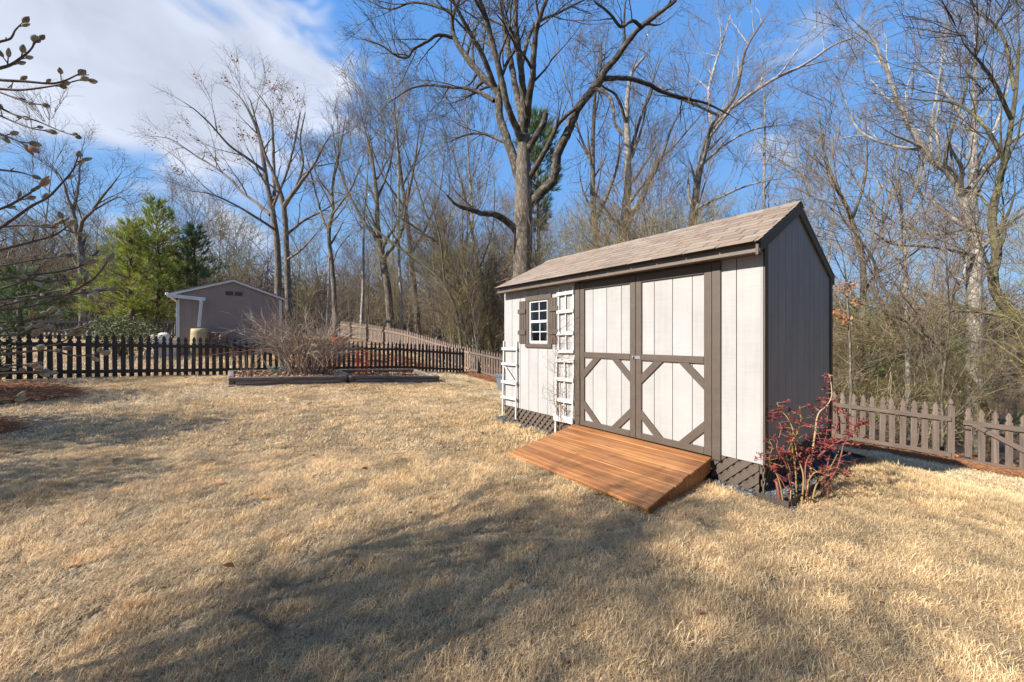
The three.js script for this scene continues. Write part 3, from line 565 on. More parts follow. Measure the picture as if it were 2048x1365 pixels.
  // ------------------------------------------------ skirting: crossed laths before a board, on posts
  const lath = (x0, x1, y0, y1, backing, turnY, px, pz, name) => {
    const host = part('skirting_panel', board(x1 - x0, y1 - backing, 0.010, 0.001, 41), latticePaint, shed);
    const place = (m, lx, ly, lz) => { if (turnY) { m.rotation.y = Math.PI / 2; m.position.set(px + lz, ly, -lx); } else m.position.set(lx, ly, lz + pz); };
    place(host, (x0 + x1) / 2, (y1 + backing) / 2, -0.022);
    const wdt = 0.038, step = 0.105;
    for (const sgn of [1, -1]) for (let c = x0 - (y1 - y0); c < x1 + (y1 - y0); c += step) {
      // strip about the line x = c + sgn*(y - y0)
      const hw = wdt / 2 * Math.SQRT2, H = y1 - y0 + 0.2;
      let poly = [[c - hw - sgn * 0.1, y0 - 0.1], [c + hw - sgn * 0.1, y0 - 0.1], [c + hw + sgn * (H - 0.1), y0 + H - 0.1], [c - hw + sgn * (H - 0.1), y0 + H - 0.1]];
      poly = clip(clip(clip(clip(poly, -1, 0, -x0), 1, 0, x1), 0, -1, -y0), 0, 1, y1);
      if (poly.length < 3) continue;
      const z = sgn > 0 ? [-0.0055, 0.005] : [-0.0165, -0.006];
      const m = part('lath', prism(poly, z[0] + 0.022, z[1] + 0.022, Math.round(c * 30) + 50), latticePaint, host);
      m.position.set(-(x0 + x1) / 2, -(y1 + backing) / 2, 0);
    }
  };
  lath(0.01, 1.56, 0.0, SILL - 0.003, 0.105, false, 0, -0.002);
  lath(3.24, LEN - 0.03, -0.02, SILL - 0.003, 0.015, false, 0, -0.002);
  lath(0.01, DEEP, -0.14, SILL - 0.006, 0.17, true, LEN + 0.0, 0);
  for (const [x, z] of [[0.15, -0.2], [1.3, -0.2], [2.4, -0.2], [3.45, -0.22], [0.15, -2.2], [1.8, -2.2], [3.45, -2.2]]) part('pier', board(0.19, 0.56, 0.19, 0.006), new THREE.MeshStandardMaterial({ color: lin(0.33, 0.31, 0.28), roughness: 0.95 }), shed, [x, -0.06, z]);
}

// ---------------------------------------------------------------- the ramp of stained planks
{
  const ramp = thing('wooden_ramp', 'reddish brown stained plank ramp leading up to the shed doors', 'ramp', [SHED_ORIGIN[0], 0, SHED_ORIGIN[1]], SHED_TURN);
  const x0 = 1.535, x1 = 3.252, zA = 0.024, yA = 0.228, zB = 1.115, yB = 0.062, L = Math.hypot(zB - zA, yA - yB), an = Math.atan2(yA - yB, zB - zA), n = 8, wd = L / n;
  for (let i = 0; i < n; i++) {
    const t = (i + 0.5) / n, r = hash2(i, 4, 9);
    const m = part('plank', board(wd - 0.006, x1 - x0 + 0.012 * (r - 0.5), 0.027, 0.004, 60 + i), rampMats[i % 5], ramp);
    const bx = V3(0, -Math.sin(an), Math.cos(an)), by = V3(1, 0, 0), bz = V3().crossVectors(bx, by);      // across the slope, along the board, out of the face
    m.quaternion.setFromRotationMatrix(new THREE.Matrix4().makeBasis(bx.negate(), by, bz.negate()));
    m.position.set((x0 + x1) / 2 + 0.006 * (r - 0.5), lerp(yA, yB, t) - 0.0135, lerp(zA, zB, t));
  }
  const under = [[-zA, yA - 0.028], [-zB + 0.025, yB - 0.026], [-zB + 0.025, -0.02], [-zB + 0.3, -0.03], [-0.20, 0.045], [-0.09, 0.075], [-zA, 0.085]];
  for (const x of [x0 + 0.03, (x0 + x1) / 2 - 0.02, x1 - 0.045]) { const m = part('stringer', prism(under, 0, 0.036, Math.round(x * 10)), rampMats[1], ramp); m.rotation.y = Math.PI / 2; m.position.set(x, 0, 0); }
}
// ---------------------------------------------------------------- white trellises against the front wall
const onShed = (name, label, category, group) => thing(name, label, category, [SHED_ORIGIN[0], 0, SHED_ORIGIN[1]], SHED_TURN, group);
function stick(name, parent, a, b, w, t, mat, seed = 0) {      // a flat stick from a to b (x, y, z)
  const A = V3(...a), B = V3(...b), m = part(name, board(w, A.distanceTo(B), t, 0.002, seed), mat, parent), y = V3().subVectors(B, A).normalize();
  let x = V3().crossVectors(y, V3(0, 0, 1)).normalize(); const z = V3().crossVectors(x, y);
  m.quaternion.setFromRotationMatrix(new THREE.Matrix4().makeBasis(x, y, z)); m.position.copy(A).add(B).multiplyScalar(0.5); return m;
}
{
  const t = onShed('ladder_trellis', 'short white ladder trellis with a diagonal strip, at the shed front left of window', 'trellis');
  stick('post', t, [0.010, 0.09, 0.045], [0.012, 1.30, 0.018], 0.026, 0.016, whitePaint, 1); stick('post', t, [0.352, 0.085, 0.045], [0.348, 1.30, 0.018], 0.026, 0.016, whitePaint, 2);
  for (const [y, h] of [[1.175, 0.048], [0.932, 0.042], [0.640, 0.046], [0.398, 0.046]]) { const z = lerp(0.045, 0.018, (y - 0.09) / 1.2) + 0.016; stick('rung', t, [-0.02, y, z], [0.372, y + 0.004, z], h, 0.014, whitePaint, Math.round(y * 10)); }
  stick('diagonal_strip', t, [0.06, 0.895, 0.042], [0.335, 0.665, 0.047], 0.022, 0.008, whitePaint, 5);
}
{
  const build = (t, y0, y1, ys, xl, xr, zb, zt) => {
    for (const x of [xl, xr]) stick('post', t, [x, x === xr && y0 < 0.3 ? 0.21 : y0, zb], [x, y1, zt], 0.028, 0.016, whitePaint, Math.round(x * 9));
    stick('centre_strip', t, [(xl + xr) / 2 + 0.006, y0 + (y0 < 0.3 ? 0.19 : 0.02), zb + 0.002], [(xl + xr) / 2 - 0.006, y1 - 0.03, zt + 0.002], 0.018, 0.010, whitePaint, 7);
    for (const [y, h] of ys) { const z = lerp(zb, zt, (y - y0) / (y1 - y0)) + 0.016; stick('rung', t, [xl - 0.022, y, z], [xr + 0.018, y + 0.006, z], h, 0.014, whitePaint, Math.round(y * 20)); }
  };
  const up = onShed('white_trellis', 'white slatted trellis hung high between shed window and doors', 'trellis');
  build(up, 1.145, 2.03, [[1.944, 0.046], [1.702, 0.046], [1.408, 0.048], [1.165, 0.042]], 1.246, 1.512, 0.016, 0.016);
  const lo = onShed('white_trellis', 'white slatted trellis standing on the ground beside the ramp', 'trellis');
  build(lo, 0.05, 1.10, [[1.04, 0.046], [0.79, 0.05], [0.51, 0.055], [0.262, 0.085]], 1.212, 1.520, 0.045, 0.018);
}
{   // a dead climber on the trellises
  const v = onShed('dead_vine', 'leafless brown vine climbing the white trellises', 'vine'), r = rng(33), T = new Tubes(), leaves = [];
  const climb = (x, y, z, dx, len, rad, lvl) => {
    const pts = [V3(x, y, z)]; let a = dx;
    for (let i = 0; i < len / 0.05; i++) { a += (r() - 0.5) * 0.9; a *= 0.93; const p = pts[pts.length - 1]; let nx = p.x + Math.sin(a) * 0.05; nx = clamp(nx, lvl ? 1.02 : 1.24, 1.62); pts.push(V3(nx, p.y + Math.cos(a) * 0.05, clamp(p.z + (r() - 0.5) * 0.02, 0.03, 0.11)));
      if (lvl < 2 && r() < (lvl ? 0.3 : 0.42)) climb(nx, pts[pts.length - 1].y, pts[pts.length - 1].z, (r() < 0.5 ? -1 : 1) * (0.7 + 1.2 * r()), lvl ? 0.1 + 0.12 * r() : 0.15 + 0.3 * r(), rad * 0.5, lvl + 1);
      if (pts[pts.length - 1].y > 1.85) break; }
    T.add(pts, pts.map((_, i) => rad * (1 - 0.7 * i / pts.length)), 4);
  };
  climb(1.38, 0.02, 0.09, 0.05, 1.8, 0.0055, 0); climb(1.33, 0.02, 0.09, -0.1, 1.5, 0.004, 0); climb(1.42, 0.03, 0.09, 0.1, 1.2, 0.0035, 0); climb(1.30, 0.3, 0.09, -0.9, 0.5, 0.003, 1);
  part('stems', T.build(), twig(0.16, 0.10, 0.07), v);
  for (let i = 0; i < 16; i++) leaves.push(new THREE.Matrix4().compose(V3(1.28 + 0.2 * r(), i < 9 ? 0.4 + 0.1 * r() : 0.3 + 1.3 * r(), 0.085 + 0.03 * r()), new THREE.Quaternion().setFromEuler(new THREE.Euler(r() * 6, r() * 6, r() * 6)), V3(0.5, 0.5, 0.5).multiplyScalar(0.6 + 0.6 * r())));
  instanced('dead_leaves', leafShape(0.06, 0.09, 0.02), deadLeaf, leaves, v);
}
// ---------------------------------------------------------------- gravel strip and edging round the shed
{
  const r = rng(88), M = [], C = [], inBed = (s, f) => (f > 0 && f < 0.13 && s > -0.25 && s < 3.9 && !(s > 1.5 && s < 3.28)) || (s > 3.66 && s < 3.90 && f > -2.45 && f < 0.13) || (s > -0.25 && s < 0 && f > -2.4 && f < 0.13);
  const pebble = new THREE.DodecahedronGeometry(0.013, 0); pebble.scale(1.2, 0.7, 1);
  for (let k = 0; k < 26000; k++) {
    const s = -0.3 + 4.3 * r(), f = -2.5 + 2.65 * r(); if (!inBed(s, f)) continue; const [x, z] = fromShed(s, f), g = 0.06 + 0.17 * Math.pow(r(), 2.2);
    M.push(new THREE.Matrix4().compose(V3(x, groundY(x, z) + 0.012 * r() + 0.004, z), new THREE.Quaternion().setFromEuler(new THREE.Euler(r() * 6, r() * 6, r() * 6)), V3(1, 1, 1).multiplyScalar(0.5 + 0.8 * r()))); C.push(lin(g * 0.95, g, g * 1.1));
  }
  const gv = instanced('gravel', pebble, stuffColor(0.85), M, scene, C); gv.userData = { kind: 'stuff', label: 'grey slate gravel in a strip round the shed base', category: 'gravel' };
  const edge = (name, label, pts, h, mat, th) => {      // a strip set on edge, following the ground
    const e = thing(name, label, 'garden edging', [0, 0, 0], 0), P = pts.map(([s, f]) => { const [x, z] = fromShed(s, f); return V3(x, 0, z); });
    for (let i = 0; i < P.length - 1; i++) {
      const A = P[i], B = P[i + 1], L = A.distanceTo(B), ya = groundY(A.x, A.z), yb = groundY(B.x, B.z);
      const m = part('strip', prism([[0, ya - 0.06], [L, yb - 0.06], [L, yb + h], [0, ya + h]], -th / 2, th / 2, i), mat, e); m.position.copy(A); m.rotation.y = -Math.atan2(B.z - A.z, B.x - A.x);
    }
  };
  const edgeBrown = new THREE.MeshStandardMaterial({ map: trimMap, roughness: 0.6 }); edgeBrown.color.setScalar(0.85);
  edge('garden_edging', 'brown metal edging around the gravel at shed gable side', [[3.66, 0.145], [3.875, 0.125], [3.905, -0.5], [3.95, -1.2], [3.975, -1.9], [3.985, -2.36], [3.70, -2.48]], 0.062, edgeBrown, 0.006);
  edge('garden_edging', 'black edging strip along gravel before the shed front left corner', [[1.50, 0.135], [1.0, 0.15], [0.5, 0.16], [0.05, 0.165], [-0.27, 0.13], [-0.28, -0.5]], 0.022, blackMetal, 0.012);
}
// ---------------------------------------------------------------- red-leaved rose by the gable corner
{
  const b = at(1592, 1002, 3.02), rose = thing('rose_bush', 'thorny rose bush with red new leaves at shed gable corner', 'rose bush', [b.x, groundY(b.x, b.z), b.z]);
  const c5 = (x, y) => [1400 + 0.2198 * x, 740 + 0.2198 * y], r = rng(19), green = new THREE.MeshStandardMaterial({ color: lin(0.27, 0.19, 0.07), roughness: 0.6 }), red = new THREE.MeshStandardMaterial({ color: lin(0.20, 0.065, 0.05), roughness: 0.55 }), old = new THREE.MeshStandardMaterial({ color: lin(0.40, 0.28, 0.16), roughness: 0.8 });
  const leaves = [], tints = [], canes = [
    [[[735, 1100], [700, 1035], [690, 1010], [780, 980], [900, 900], [1000, 840], [1100, 770], [1200, 690], [1290, 640], [1380, 590], [1440, 520], [1480, 490], [1540, 480]], 3.0, 3.22, 0.013, red],
    [[[1150, 1050], [1190, 1000], [1240, 920], [1290, 760], [1310, 680], [1400, 570], [1420, 470]], 3.06, 3.16, 0.008, red], [[[1010, 1080], [1060, 1050], [1130, 980], [1210, 850], [1275, 720]], 3.05, 3.12, 0.007, green],
    [[[960, 1090], [1010, 900], [1030, 720], [1050, 570], [1080, 400], [1160, 320], [1200, 240], [1190, 100], [1175, 40]], 3.05, 3.38, 0.009, old], [[[880, 1080], [870, 900], [840, 700], [850, 560], [800, 440], [740, 370], [700, 300]], 3.03, 3.2, 0.007, green],
    [[[925, 1085], [940, 950], [890, 800], [870, 650], [910, 500], [920, 430], [905, 330]], 3.05, 3.3, 0.007, green], [[[770, 1095], [700, 950], [640, 870], [640, 780], [660, 700], [630, 640]], 2.99, 3.06, 0.006, green],
    [[[850, 1085], [780, 850], [720, 760], [700, 700], [740, 520], [690, 450], [640, 390]], 3.0, 3.18, 0.006, red], [[[990, 1080], [960, 900], [1000, 780], [1100, 720], [1150, 600], [1160, 450], [1150, 330], [1120, 250]], 3.04, 3.3, 0.007, red],
    [[[820, 1090], [830, 950], [790, 800], [830, 680], [880, 590]], 3.0, 3.1, 0.006, green], [[[900, 1085], [1040, 940], [1130, 920], [1240, 890]], 3.02, 3.02, 0.005, green], [[[860, 1085], [740, 1000], [640, 860], [620, 800]], 2.98, 2.98, 0.005, red],
    [[[1000, 1085], [1100, 900], [1100, 740], [1080, 600], [1010, 500]], 3.06, 3.26, 0.006, red], [[[1100, 770], [1210, 640], [1250, 480], [1230, 380], [1300, 390]], 3.14, 3.3, 0.006, red]];
  canes.forEach(([px, d0, d1, rad, mat], ci) => {
    const pts = px.map(([x, y], i) => { const t = i / (px.length - 1), q = c5(x, y); return at(q[0], q[1], lerp(d0, d1, t) + 0.05 * Math.sin(ci * 2.1 + t * 5)); });
    pts[0].y = groundY(pts[0].x, pts[0].z) - 0.02;
    const line = curve(pts, px.length * 4).map((p) => p.sub(rose.position)), T = new Tubes(), n = line.length; T.add(line, line.map((_, i) => rad * (1 - 0.65 * i / n)), 6);
    for (let i = 3; i < n; i++) for (let k = 0; k < 2; k++) {      // thorns, side shoots, leaves
      const p = line[i], a = r() * 6.28, el = r() - 0.3, d = V3(Math.cos(a), el, Math.sin(a)).normalize();
      if (r() < 0.5) T.add([p, p.clone().addScaledVector(d, 0.012 + rad)], [0.0022, 0.0004], 3);
      if (i > n * 0.3 && r() < 0.36) {
        const L = 0.03 + 0.07 * r(), e = p.clone().addScaledVector(d, L); T.add([p, e], [0.003, 0.0015], 4);
        for (let q = 0; q < 6; q++) leaves.push(new THREE.Matrix4().compose(e.clone().add(V3(r() - 0.5, r() - 0.5, r() - 0.5).multiplyScalar(0.03)), new THREE.Quaternion().setFromEuler(new THREE.Euler(r() * 6, r() * 6, r() * 6)), V3(1, 1, 1).multiplyScalar(0.6 + 0.7 * r()))), tints.push(r() < 0.35 ? lin(0.5, 0.6, 0.8) : r() < 0.75 ? lin(1, 1, 1) : lin(1.35, 1.9, 1.2));
      }
    }
    part('cane', T.build(), mat, rose);
  });
  instanced('leaves', leafShape(0.014, 0.032, 0.004), roseLeaf, leaves, rose, tints);
}
// ---------------------------------------------------------------- picket fences
function picketOutline(h, w) {      // a gothic picket: neck, then a spear-shaped head
  const a = w / 2, k = h - 0.185, out = [[-a, 0], [-a, k]];
  const side = [[0.62, 0.016], [0.60, 0.026], [0.86, 0.044], [0.92, 0.058], [0.80, 0.082], [0.52, 0.108], [0.20, 0.128]];
  for (const [x, y] of side) out.push([-a * x, k + y * 1.36]);
  out.push([0, k + 0.188]);
  for (const [x, y] of side.slice().reverse()) out.push([a * x, k + y * 1.36]);
  out.push([a, k], [a, 0]); return out;
}
const picketGeo = new Map();
function picket(h, w, t, v) { const key = [h.toFixed(2), w, t, v].join(); if (!picketGeo.has(key)) picketGeo.set(key, prism(picketOutline(h, w), -t / 2, t / 2, v + 5)); return picketGeo.get(key); }
// posts end in a carved finial
function postGeo(h, w) {
  const body = board(w, h, w, 0.004, 4).clone(); body.translate(0, h / 2, 0);
  return body;
}
function finialGeo(w) {
  const cap = new THREE.LatheGeometry([[0.0, 0], [w * 0.50, 0], [w * 0.50, 0.012], [w * 0.30, 0.022], [w * 0.32, 0.035], [w * 0.50, 0.052], [w * 0.52, 0.072], [w * 0.40, 0.105], [w * 0.18, 0.14], [0.001, 0.165]].map(([x, y]) => new THREE.Vector2(x, y)), 10);
  return cap;
}
// pickets from index n0 to n1 along a line; every picket, rail and post is its own piece
function fence(name, label, line, step, n0, n1, o) {
  const P = (n, off = 0) => { const x = line.o[0] + line.d[0] * n * step, z = line.o[1] + line.d[1] * n * step; return [x + (-line.d[1]) * off * o.yard, z + line.d[0] * off * o.yard]; };
  const gy = o.ground ?? groundY, turn = -Math.atan2(line.d[1], line.d[0]), [bx, bz] = P((n0 + n1) / 2), t = thing(name, label, 'fence', [bx, gy(bx, bz), bz], 0, o.group), by = gy(bx, bz);
  const mats = o.mats, r = rng(o.seed ?? 1);
  for (let n = n0; n <= n1; n++) {
    if (o.posts.includes(n)) continue;
    const [x, z] = P(n, -0.012 + 0.004 * (r() - 0.5)), m = part('picket', picket(o.h, 0.090, 0.018, n % 3), mats[Math.floor(r() * mats.length)], t, [x - bx, gy(...P(n)) - by + o.lift + 0.012 * (r() - 0.5), z - bz]);
    m.rotation.set(0, turn, (r() - 0.5) * 0.035, 'YXZ');
  }
  const rails = o.breaks ?? [n0, ...o.posts.filter((n) => n > n0 && n < n1), n1];
  for (let i = 0; i < rails.length - 1; i++) for (const y of o.rails) {
    const sub = Math.max(1, Math.round((rails[i + 1] - rails[i]) / 16));
    for (let s = 0; s < sub; s++) {
      const a = lerp(rails[i], rails[i + 1], s / sub) - (s === 0 && i === 0 ? 0.4 : 0), b = lerp(rails[i], rails[i + 1], (s + 1) / sub) - 0.02, [xa, za] = P(a, 0.021), [xb, zb] = P(b, 0.021), ya = gy(...P(a)) + y, yb = gy(...P(b)) + y;
      const A = V3(xa - bx, ya - by, za - bz), B = V3(xb - bx, yb - by, zb - bz), L = A.distanceTo(B), ydir = V3().subVectors(B, A).normalize(), zdir = V3(-line.d[1] * o.yard, 0, line.d[0] * o.yard), xdir = V3().crossVectors(ydir, zdir);
      const m = part('rail', board(0.088, L, 0.036, 0.003, i + s), mats[(i + s) % mats.length], t); m.quaternion.setFromRotationMatrix(new THREE.Matrix4().makeBasis(xdir, ydir, V3().crossVectors(xdir, ydir))); m.position.copy(A).add(B).multiplyScalar(0.5);
    }
  }
  for (const n of o.posts) { const [x, z] = P(n, -0.035); const m = part('post', o.post ?? postGeo(o.h - 0.02, 0.092), mats[0], t, [x - bx, gy(...P(n)) - by + 0.0, z - bz]); m.rotation.y = turn; part('finial', finialGeo(0.092), o.finial ?? mats[0], m, [0, o.h - 0.02, 0]); }
  return t;
}
fence('picket_fence', 'dark brown picket fence in shade behind the raised beds', leftFence, 0.1524, -8, 78, { yard: 1, h: 1.08, lift: 0.02, rails: [0.835, 0.17], posts: [8, 25, 43, 60], mats: darkPicketMats, finial: picketMats[1], seed: 4 });
// the back fence: one line, in stretches; it stands lower where the ground falls away
const backLow = (x, z) => groundY(x, z);
fence('picket_fence', 'sunlit brown picket fence ending at the gate post behind the rose', backFence, 0.1524, -24, 10, { yard: 1, h: 1.14, lift: 0.03, rails: [0.885, 0.19], posts: [-24, -7, 11.3], mats: picketMats, seed: 5, ground: backLow, breaks: [-24, -7, 11.3] });
fence('picket_fence', 'brown picket fence running behind the shed from the fence corner', backFence, 0.1524, -79, -25, { yard: 1, h: 1.12, lift: 0.03, rails: [0.93, 0.19], posts: [-62, -45], mats: picketMats, seed: 6 });
fence('picket_fence', 'weathered tan picket fence climbing the slope beside the red clay', backFence, 0.1524, -164, -80, { yard: 1, h: 1.12, lift: 0.03, rails: [0.90, 0.20], posts: [-96, -112, -128, -146], mats: [farPicket], seed: 7 });
{   // the gate beside the post
  const p0 = (n) => [backFence.o[0] + backFence.d[0] * 0.1524 * n, backFence.o[1] + backFence.d[1] * 0.1524 * n], [gx, gz] = p0(12), y = groundY(gx, gz), turn = -Math.atan2(0.659, 0.752), g = thing('garden_gate', 'brown picket gate with a diagonal brace, hinged at the fence post', 'gate', [gx, y, gz], turn);
  const yard = V3(0, 0, 1);      // towards the yard in the gate's own axes is -z of the fence's outside
  const z = (o) => o;
  const Z = (toShedSide) => toShedSide;
  for (let i = 0; i < 8; i++) { const m = part('picket', picket(1.20, 0.088, 0.018, i % 3), picketMats[i % 3], g, [0.10 + i * 0.158, -0.06 - 0.012 * i, 0.030]); m.rotation.y = 0; }
  // rails and brace lie on the yard side
  stick('rail', g, [0.03, 0.86, 0.058], [1.30, 0.80, 0.058], 0.088, 0.036, picketMats[1], 2); stick('rail', g, [0.03, 0.13, 0.058], [1.30, 0.06, 0.058], 0.088, 0.036, picketMats[2], 3);
  stick('brace', g, [0.16, 0.83, 0.060], [1.22, 0.14, 0.060], 0.080, 0.030, picketMats[0], 4);
  for (const yy of [0.74, 0.20]) { const h = part('hinge', board(0.018, 0.12, 0.006, 0.001), blackMetal, g, [0.06, yy, 0.080], [0, 0, Math.PI / 2]); part('hinge_pin', new THREE.CylinderGeometry(0.007, 0.007, 0.06, 8), blackMetal, h, [0, 0.06, 0.004], [0, 0, Math.PI / 2]); }
  part('latch', board(0.012, 0.10, 0.010, 0.002), blackMetal, g, [0.30, 0.73, 0.084], [0, 0, -0.6]);
}
// ---------------------------------------------------------------- raised beds of landscape timbers
const bedPoint = (u, v) => [-6.67 + 0.794 * u - 0.608 * v, -8.66 - 0.608 * u - 0.794 * v];
function raisedBed(label, u0, u1, depth, soilDrop, extra) {
  const [cx, cz] = bedPoint((u0 + u1) / 2, depth / 2), cy = groundY(cx, cz), t = thing('raised_bed', label, 'raised bed', [cx, cy, cz], 0), S = 0.088;
  const log = (ua, va, ub, vb, k, lift, seed) => {
    const [xa, za] = bedPoint(ua, va), [xb, zb] = bedPoint(ub, vb), A = V3(xa - cx, groundY(xa, za) - cy + lift, za - cz), B = V3(xb - cx, groundY(xb, zb) - cy + lift, zb - cz), L = A.distanceTo(B), y = V3().subVectors(B, A).normalize(), x = V3().crossVectors(V3(0, 1, 0), y).normalize();
    const m = part('timber', board(0.13, L, S, 0.018, seed), timberMat[seed % 3], t); m.quaternion.setFromRotationMatrix(new THREE.Matrix4().makeBasis(x, y, V3().crossVectors(x, y))); m.position.copy(A).add(B).multiplyScalar(0.5); return m;
  };
  for (let k = 0; k < 3; k++) {
    const y = S * (k + 0.5) - 0.035, o = k % 2 ? 0.135 : 0, j = 0.008 * Math.sin(k * 5 + u0);
    log(u0 + o, j, u1 - o, j, k, y, k + 1); log(u0 + o, depth + j, u1 - o, depth + j, k, y, k + 2);
    log(u0 + 0.065, 0.137 - o * 2 + (o ? 0.135 : 0), u0 + 0.065, depth - 0.137 + o, k, y, k + 3); log(u1 - 0.065, 0.137 - o * 2 + (o ? 0.135 : 0), u1 - 0.065, depth - 0.137 + o, k, y, k + 4);
  }
  const P = [], U = [], I = [], C = [], n = 16;
  for (let j = 0; j <= n; j++) for (let i = 0; i <= n; i++) { const [x, z] = bedPoint(lerp(u0 + 0.06, u1 - 0.06, i / n), lerp(0.06, depth - 0.06, j / n)); P.push(x - cx, groundY(x, z) - cy + 0.19 - soilDrop + 0.05 * (fbm(x * 3, z * 3, 3, 0, 0, 77) - 0.4), z - cz); U.push(x, z); }
  for (let j = 0; j < n; j++) for (let i = 0; i < n; i++) { const a = j * (n + 1) + i, b = a + n + 1; I.push(a, a + 1, b, b, a + 1, b + 1); }
  const g = new THREE.BufferGeometry(); g.setAttribute('position', new THREE.Float32BufferAttribute(P, 3)); g.setAttribute('uv', new THREE.Float32BufferAttribute(U, 2)); g.setIndex(I.reverse()); g.computeVertexNormals();
  part('soil', g, new THREE.MeshStandardMaterial({ color: lin(0.13, 0.09, 0.06), map: sizeOf(texture(256, 256, (u, v) => toSRGB(0.35 + 0.65 * fbm(u * 30, v * 30, 4, 30, 30, 12))), 0.7, 0.7), roughness: 1, side: THREE.DoubleSide }), t);
  const r = rng(Math.round(u0 * 10) + 3), M = [], C2 = [];
  for (let k = 0; k < 900; k++) { const [x, z] = bedPoint(lerp(u0 + 0.1, u1 - 0.1, r()), lerp(0.12, depth - 0.12, r())), d = r(); M.push(new THREE.Matrix4().compose(V3(x - cx, groundY(x, z) - cy + 0.20 - soilDrop + 0.02 * r(), z - cz), new THREE.Quaternion().setFromEuler(new THREE.Euler(r() * 1.6 - 0.8, r() * 6, r() * 1.6 - 0.8)), V3(1, 1, 1).multiplyScalar(0.5 + 0.5 * r()))); C2.push(lin(0.3 + 0.2 * d, 0.16 + 0.12 * d, 0.08 + 0.06 * d)); }
  instanced('dead_leaves', leafShape(0.07, 0.1, 0.02), new THREE.MeshStandardMaterial({ roughness: 0.9, side: THREE.DoubleSide }), M, t, C2);
  return t;
}
raisedBed('timber raised bed filled with a tangle of dead stems', 0, 2.62, 1.9, 0.02);
raisedBed('timber raised bed holding a red wire tomato cage', 2.70, 5.42, 1.9, 0.10);

// ---------------------------------------------------------------- dead perennials in the bed
function deadShrub(name, label, u, v, o) {
  const [x, z] = bedPoint(u, v), y = groundY(x, z) + 0.17, t = thing(name, label, o.category ?? 'shrub', [x, y, z]), r = rng(o.seed), T = [new Tubes(), new Tubes(), new Tubes()];
  const grow = (p, d, L, rad, lvl, tube) => {
    const pts = [p.clone()], n = Math.max(4, Math.round(L / 0.1)), dir = d.clone(), kinkAxis = V3(r() - 0.5, r() - 0.5, r() - 0.5);
    for (let i = 0; i < n; i++) {
      dir.y -= o.droop * (lvl ? 0.6 : 1) * (i / n) * 0.22; dir.x += (r() - 0.5) * o.wild; dir.z += (r() - 0.5) * o.wild; dir.y += (r() - 0.5) * o.wild * 0.5; dir.normalize();
      const q = pts[i].clone().addScaledVector(dir, L / n); if (q.y < 0.02) q.y = 0.02; pts.push(q);
      if (lvl < o.levels && i > n * 0.25 && r() < o.fork) { const s = dir.clone().add(V3(r() - 0.5, r() - 0.35, r() - 0.5).multiplyScalar(1.5)).normalize(); grow(q, s, L * (0.28 + 0.3 * r()), rad * 0.55, lvl + 1, tube); }
    }
    tube.add(pts, pts.map((_, i) => rad * (1 - 0.65 * i / n)), lvl ? 3 : 4);
  };
  for (let k = 0; k < o.stems; k++) {
    const a = r() * 6.283, q = Math.sqrt(r()) * o.spread, s = 0.25 + o.flare * r();
    grow(V3(Math.cos(a) * q * o.wide, 0, Math.sin(a) * q), V3(Math.cos(a) * s * o.wide, 1, Math.sin(a) * s).normalize(), o.height * (0.65 + 0.5 * r()), o.rad * (0.7 + 0.6 * r()), 0, T[Math.floor(r() * 3)]);
  }
  T.forEach((tube, i) => { if (!tube.empty) part('stems', tube.build(), o.mats[i % o.mats.length], t); });
  return t;
}
const strawTwig = twig(0.30, 0.215, 0.155), greyTwig = twig(0.21, 0.16, 0.125), rustTwig = twig(0.17, 0.088, 0.058), paleTwig = twig(0.42, 0.33, 0.25);
deadShrub('dead_shrub', 'tall arching tangle of pale dead stems in the raised bed', 1.7, 0.95, { seed: 61, stems: 125, spread: 0.40, wide: 1.1, height: 1.62, flare: 0.16, droop: 0.7, wild: 0.38, fork: 0.45, levels: 2, rad: 0.0105, mats: [strawTwig, greyTwig, paleTwig] });
deadShrub('dead_shrub', 'low dark rusty mass of old stems right of the pale tangle', 2.15, 1.2, { seed: 62, stems: 60, spread: 0.36, wide: 1.1, height: 1.3, flare: 0.42, droop: 0.9, wild: 0.2, fork: 0.34, levels: 2, rad: 0.007, mats: [rustTwig, greyTwig, rustTwig] });
deadShrub('bare_shrub', 'small bare reddish shrub at the end of the raised bed', 0.42, 0.5, { seed: 63, stems: 16, spread: 0.13, wide: 1, height: 0.8, flare: 0.45, droop: 0.1, wild: 0.13, fork: 0.2, levels: 1, rad: 0.007, mats: [twig(0.27, 0.15, 0.11), greyTwig, twig(0.33, 0.22, 0.16)] });
{   // silvery low plant
  const [x, z] = bedPoint(1.0, 0.75), t = thing('silver_leaved_plant', 'low grey green plant among stems in the raised bed', 'plant', [x, groundY(x, z) + 0.17, z]), r = rng(64), T = new Tubes(), M = [];
  for (let k = 0; k < 26; k++) { const a = r() * 6.28, h = 0.14 + 0.2 * r(), q = 0.05 + 0.25 * r(), e = V3(Math.cos(a) * q * 1.5, h, Math.sin(a) * q); T.add([V3(Math.cos(a) * 0.1, 0, Math.sin(a) * 0.1), e.clone().multiplyScalar(0.6), e], [0.004, 0.003, 0.002], 3); for (let i = 0; i < 11; i++) M.push(new THREE.Matrix4().compose(e.clone().multiplyScalar(0.45 + 0.6 * r()).add(V3(r() - 0.5, r() - 0.5, r() - 0.5).multiplyScalar(0.06)), new THREE.Quaternion().setFromEuler(new THREE.Euler(r() * 6, r() * 6, r() * 6)), V3(1, 1, 1))); }
  part('stems', T.build(), greyTwig, t); instanced('leaves', leafShape(0.022, 0.05, 0.006), sageLeaf, M, t);
}
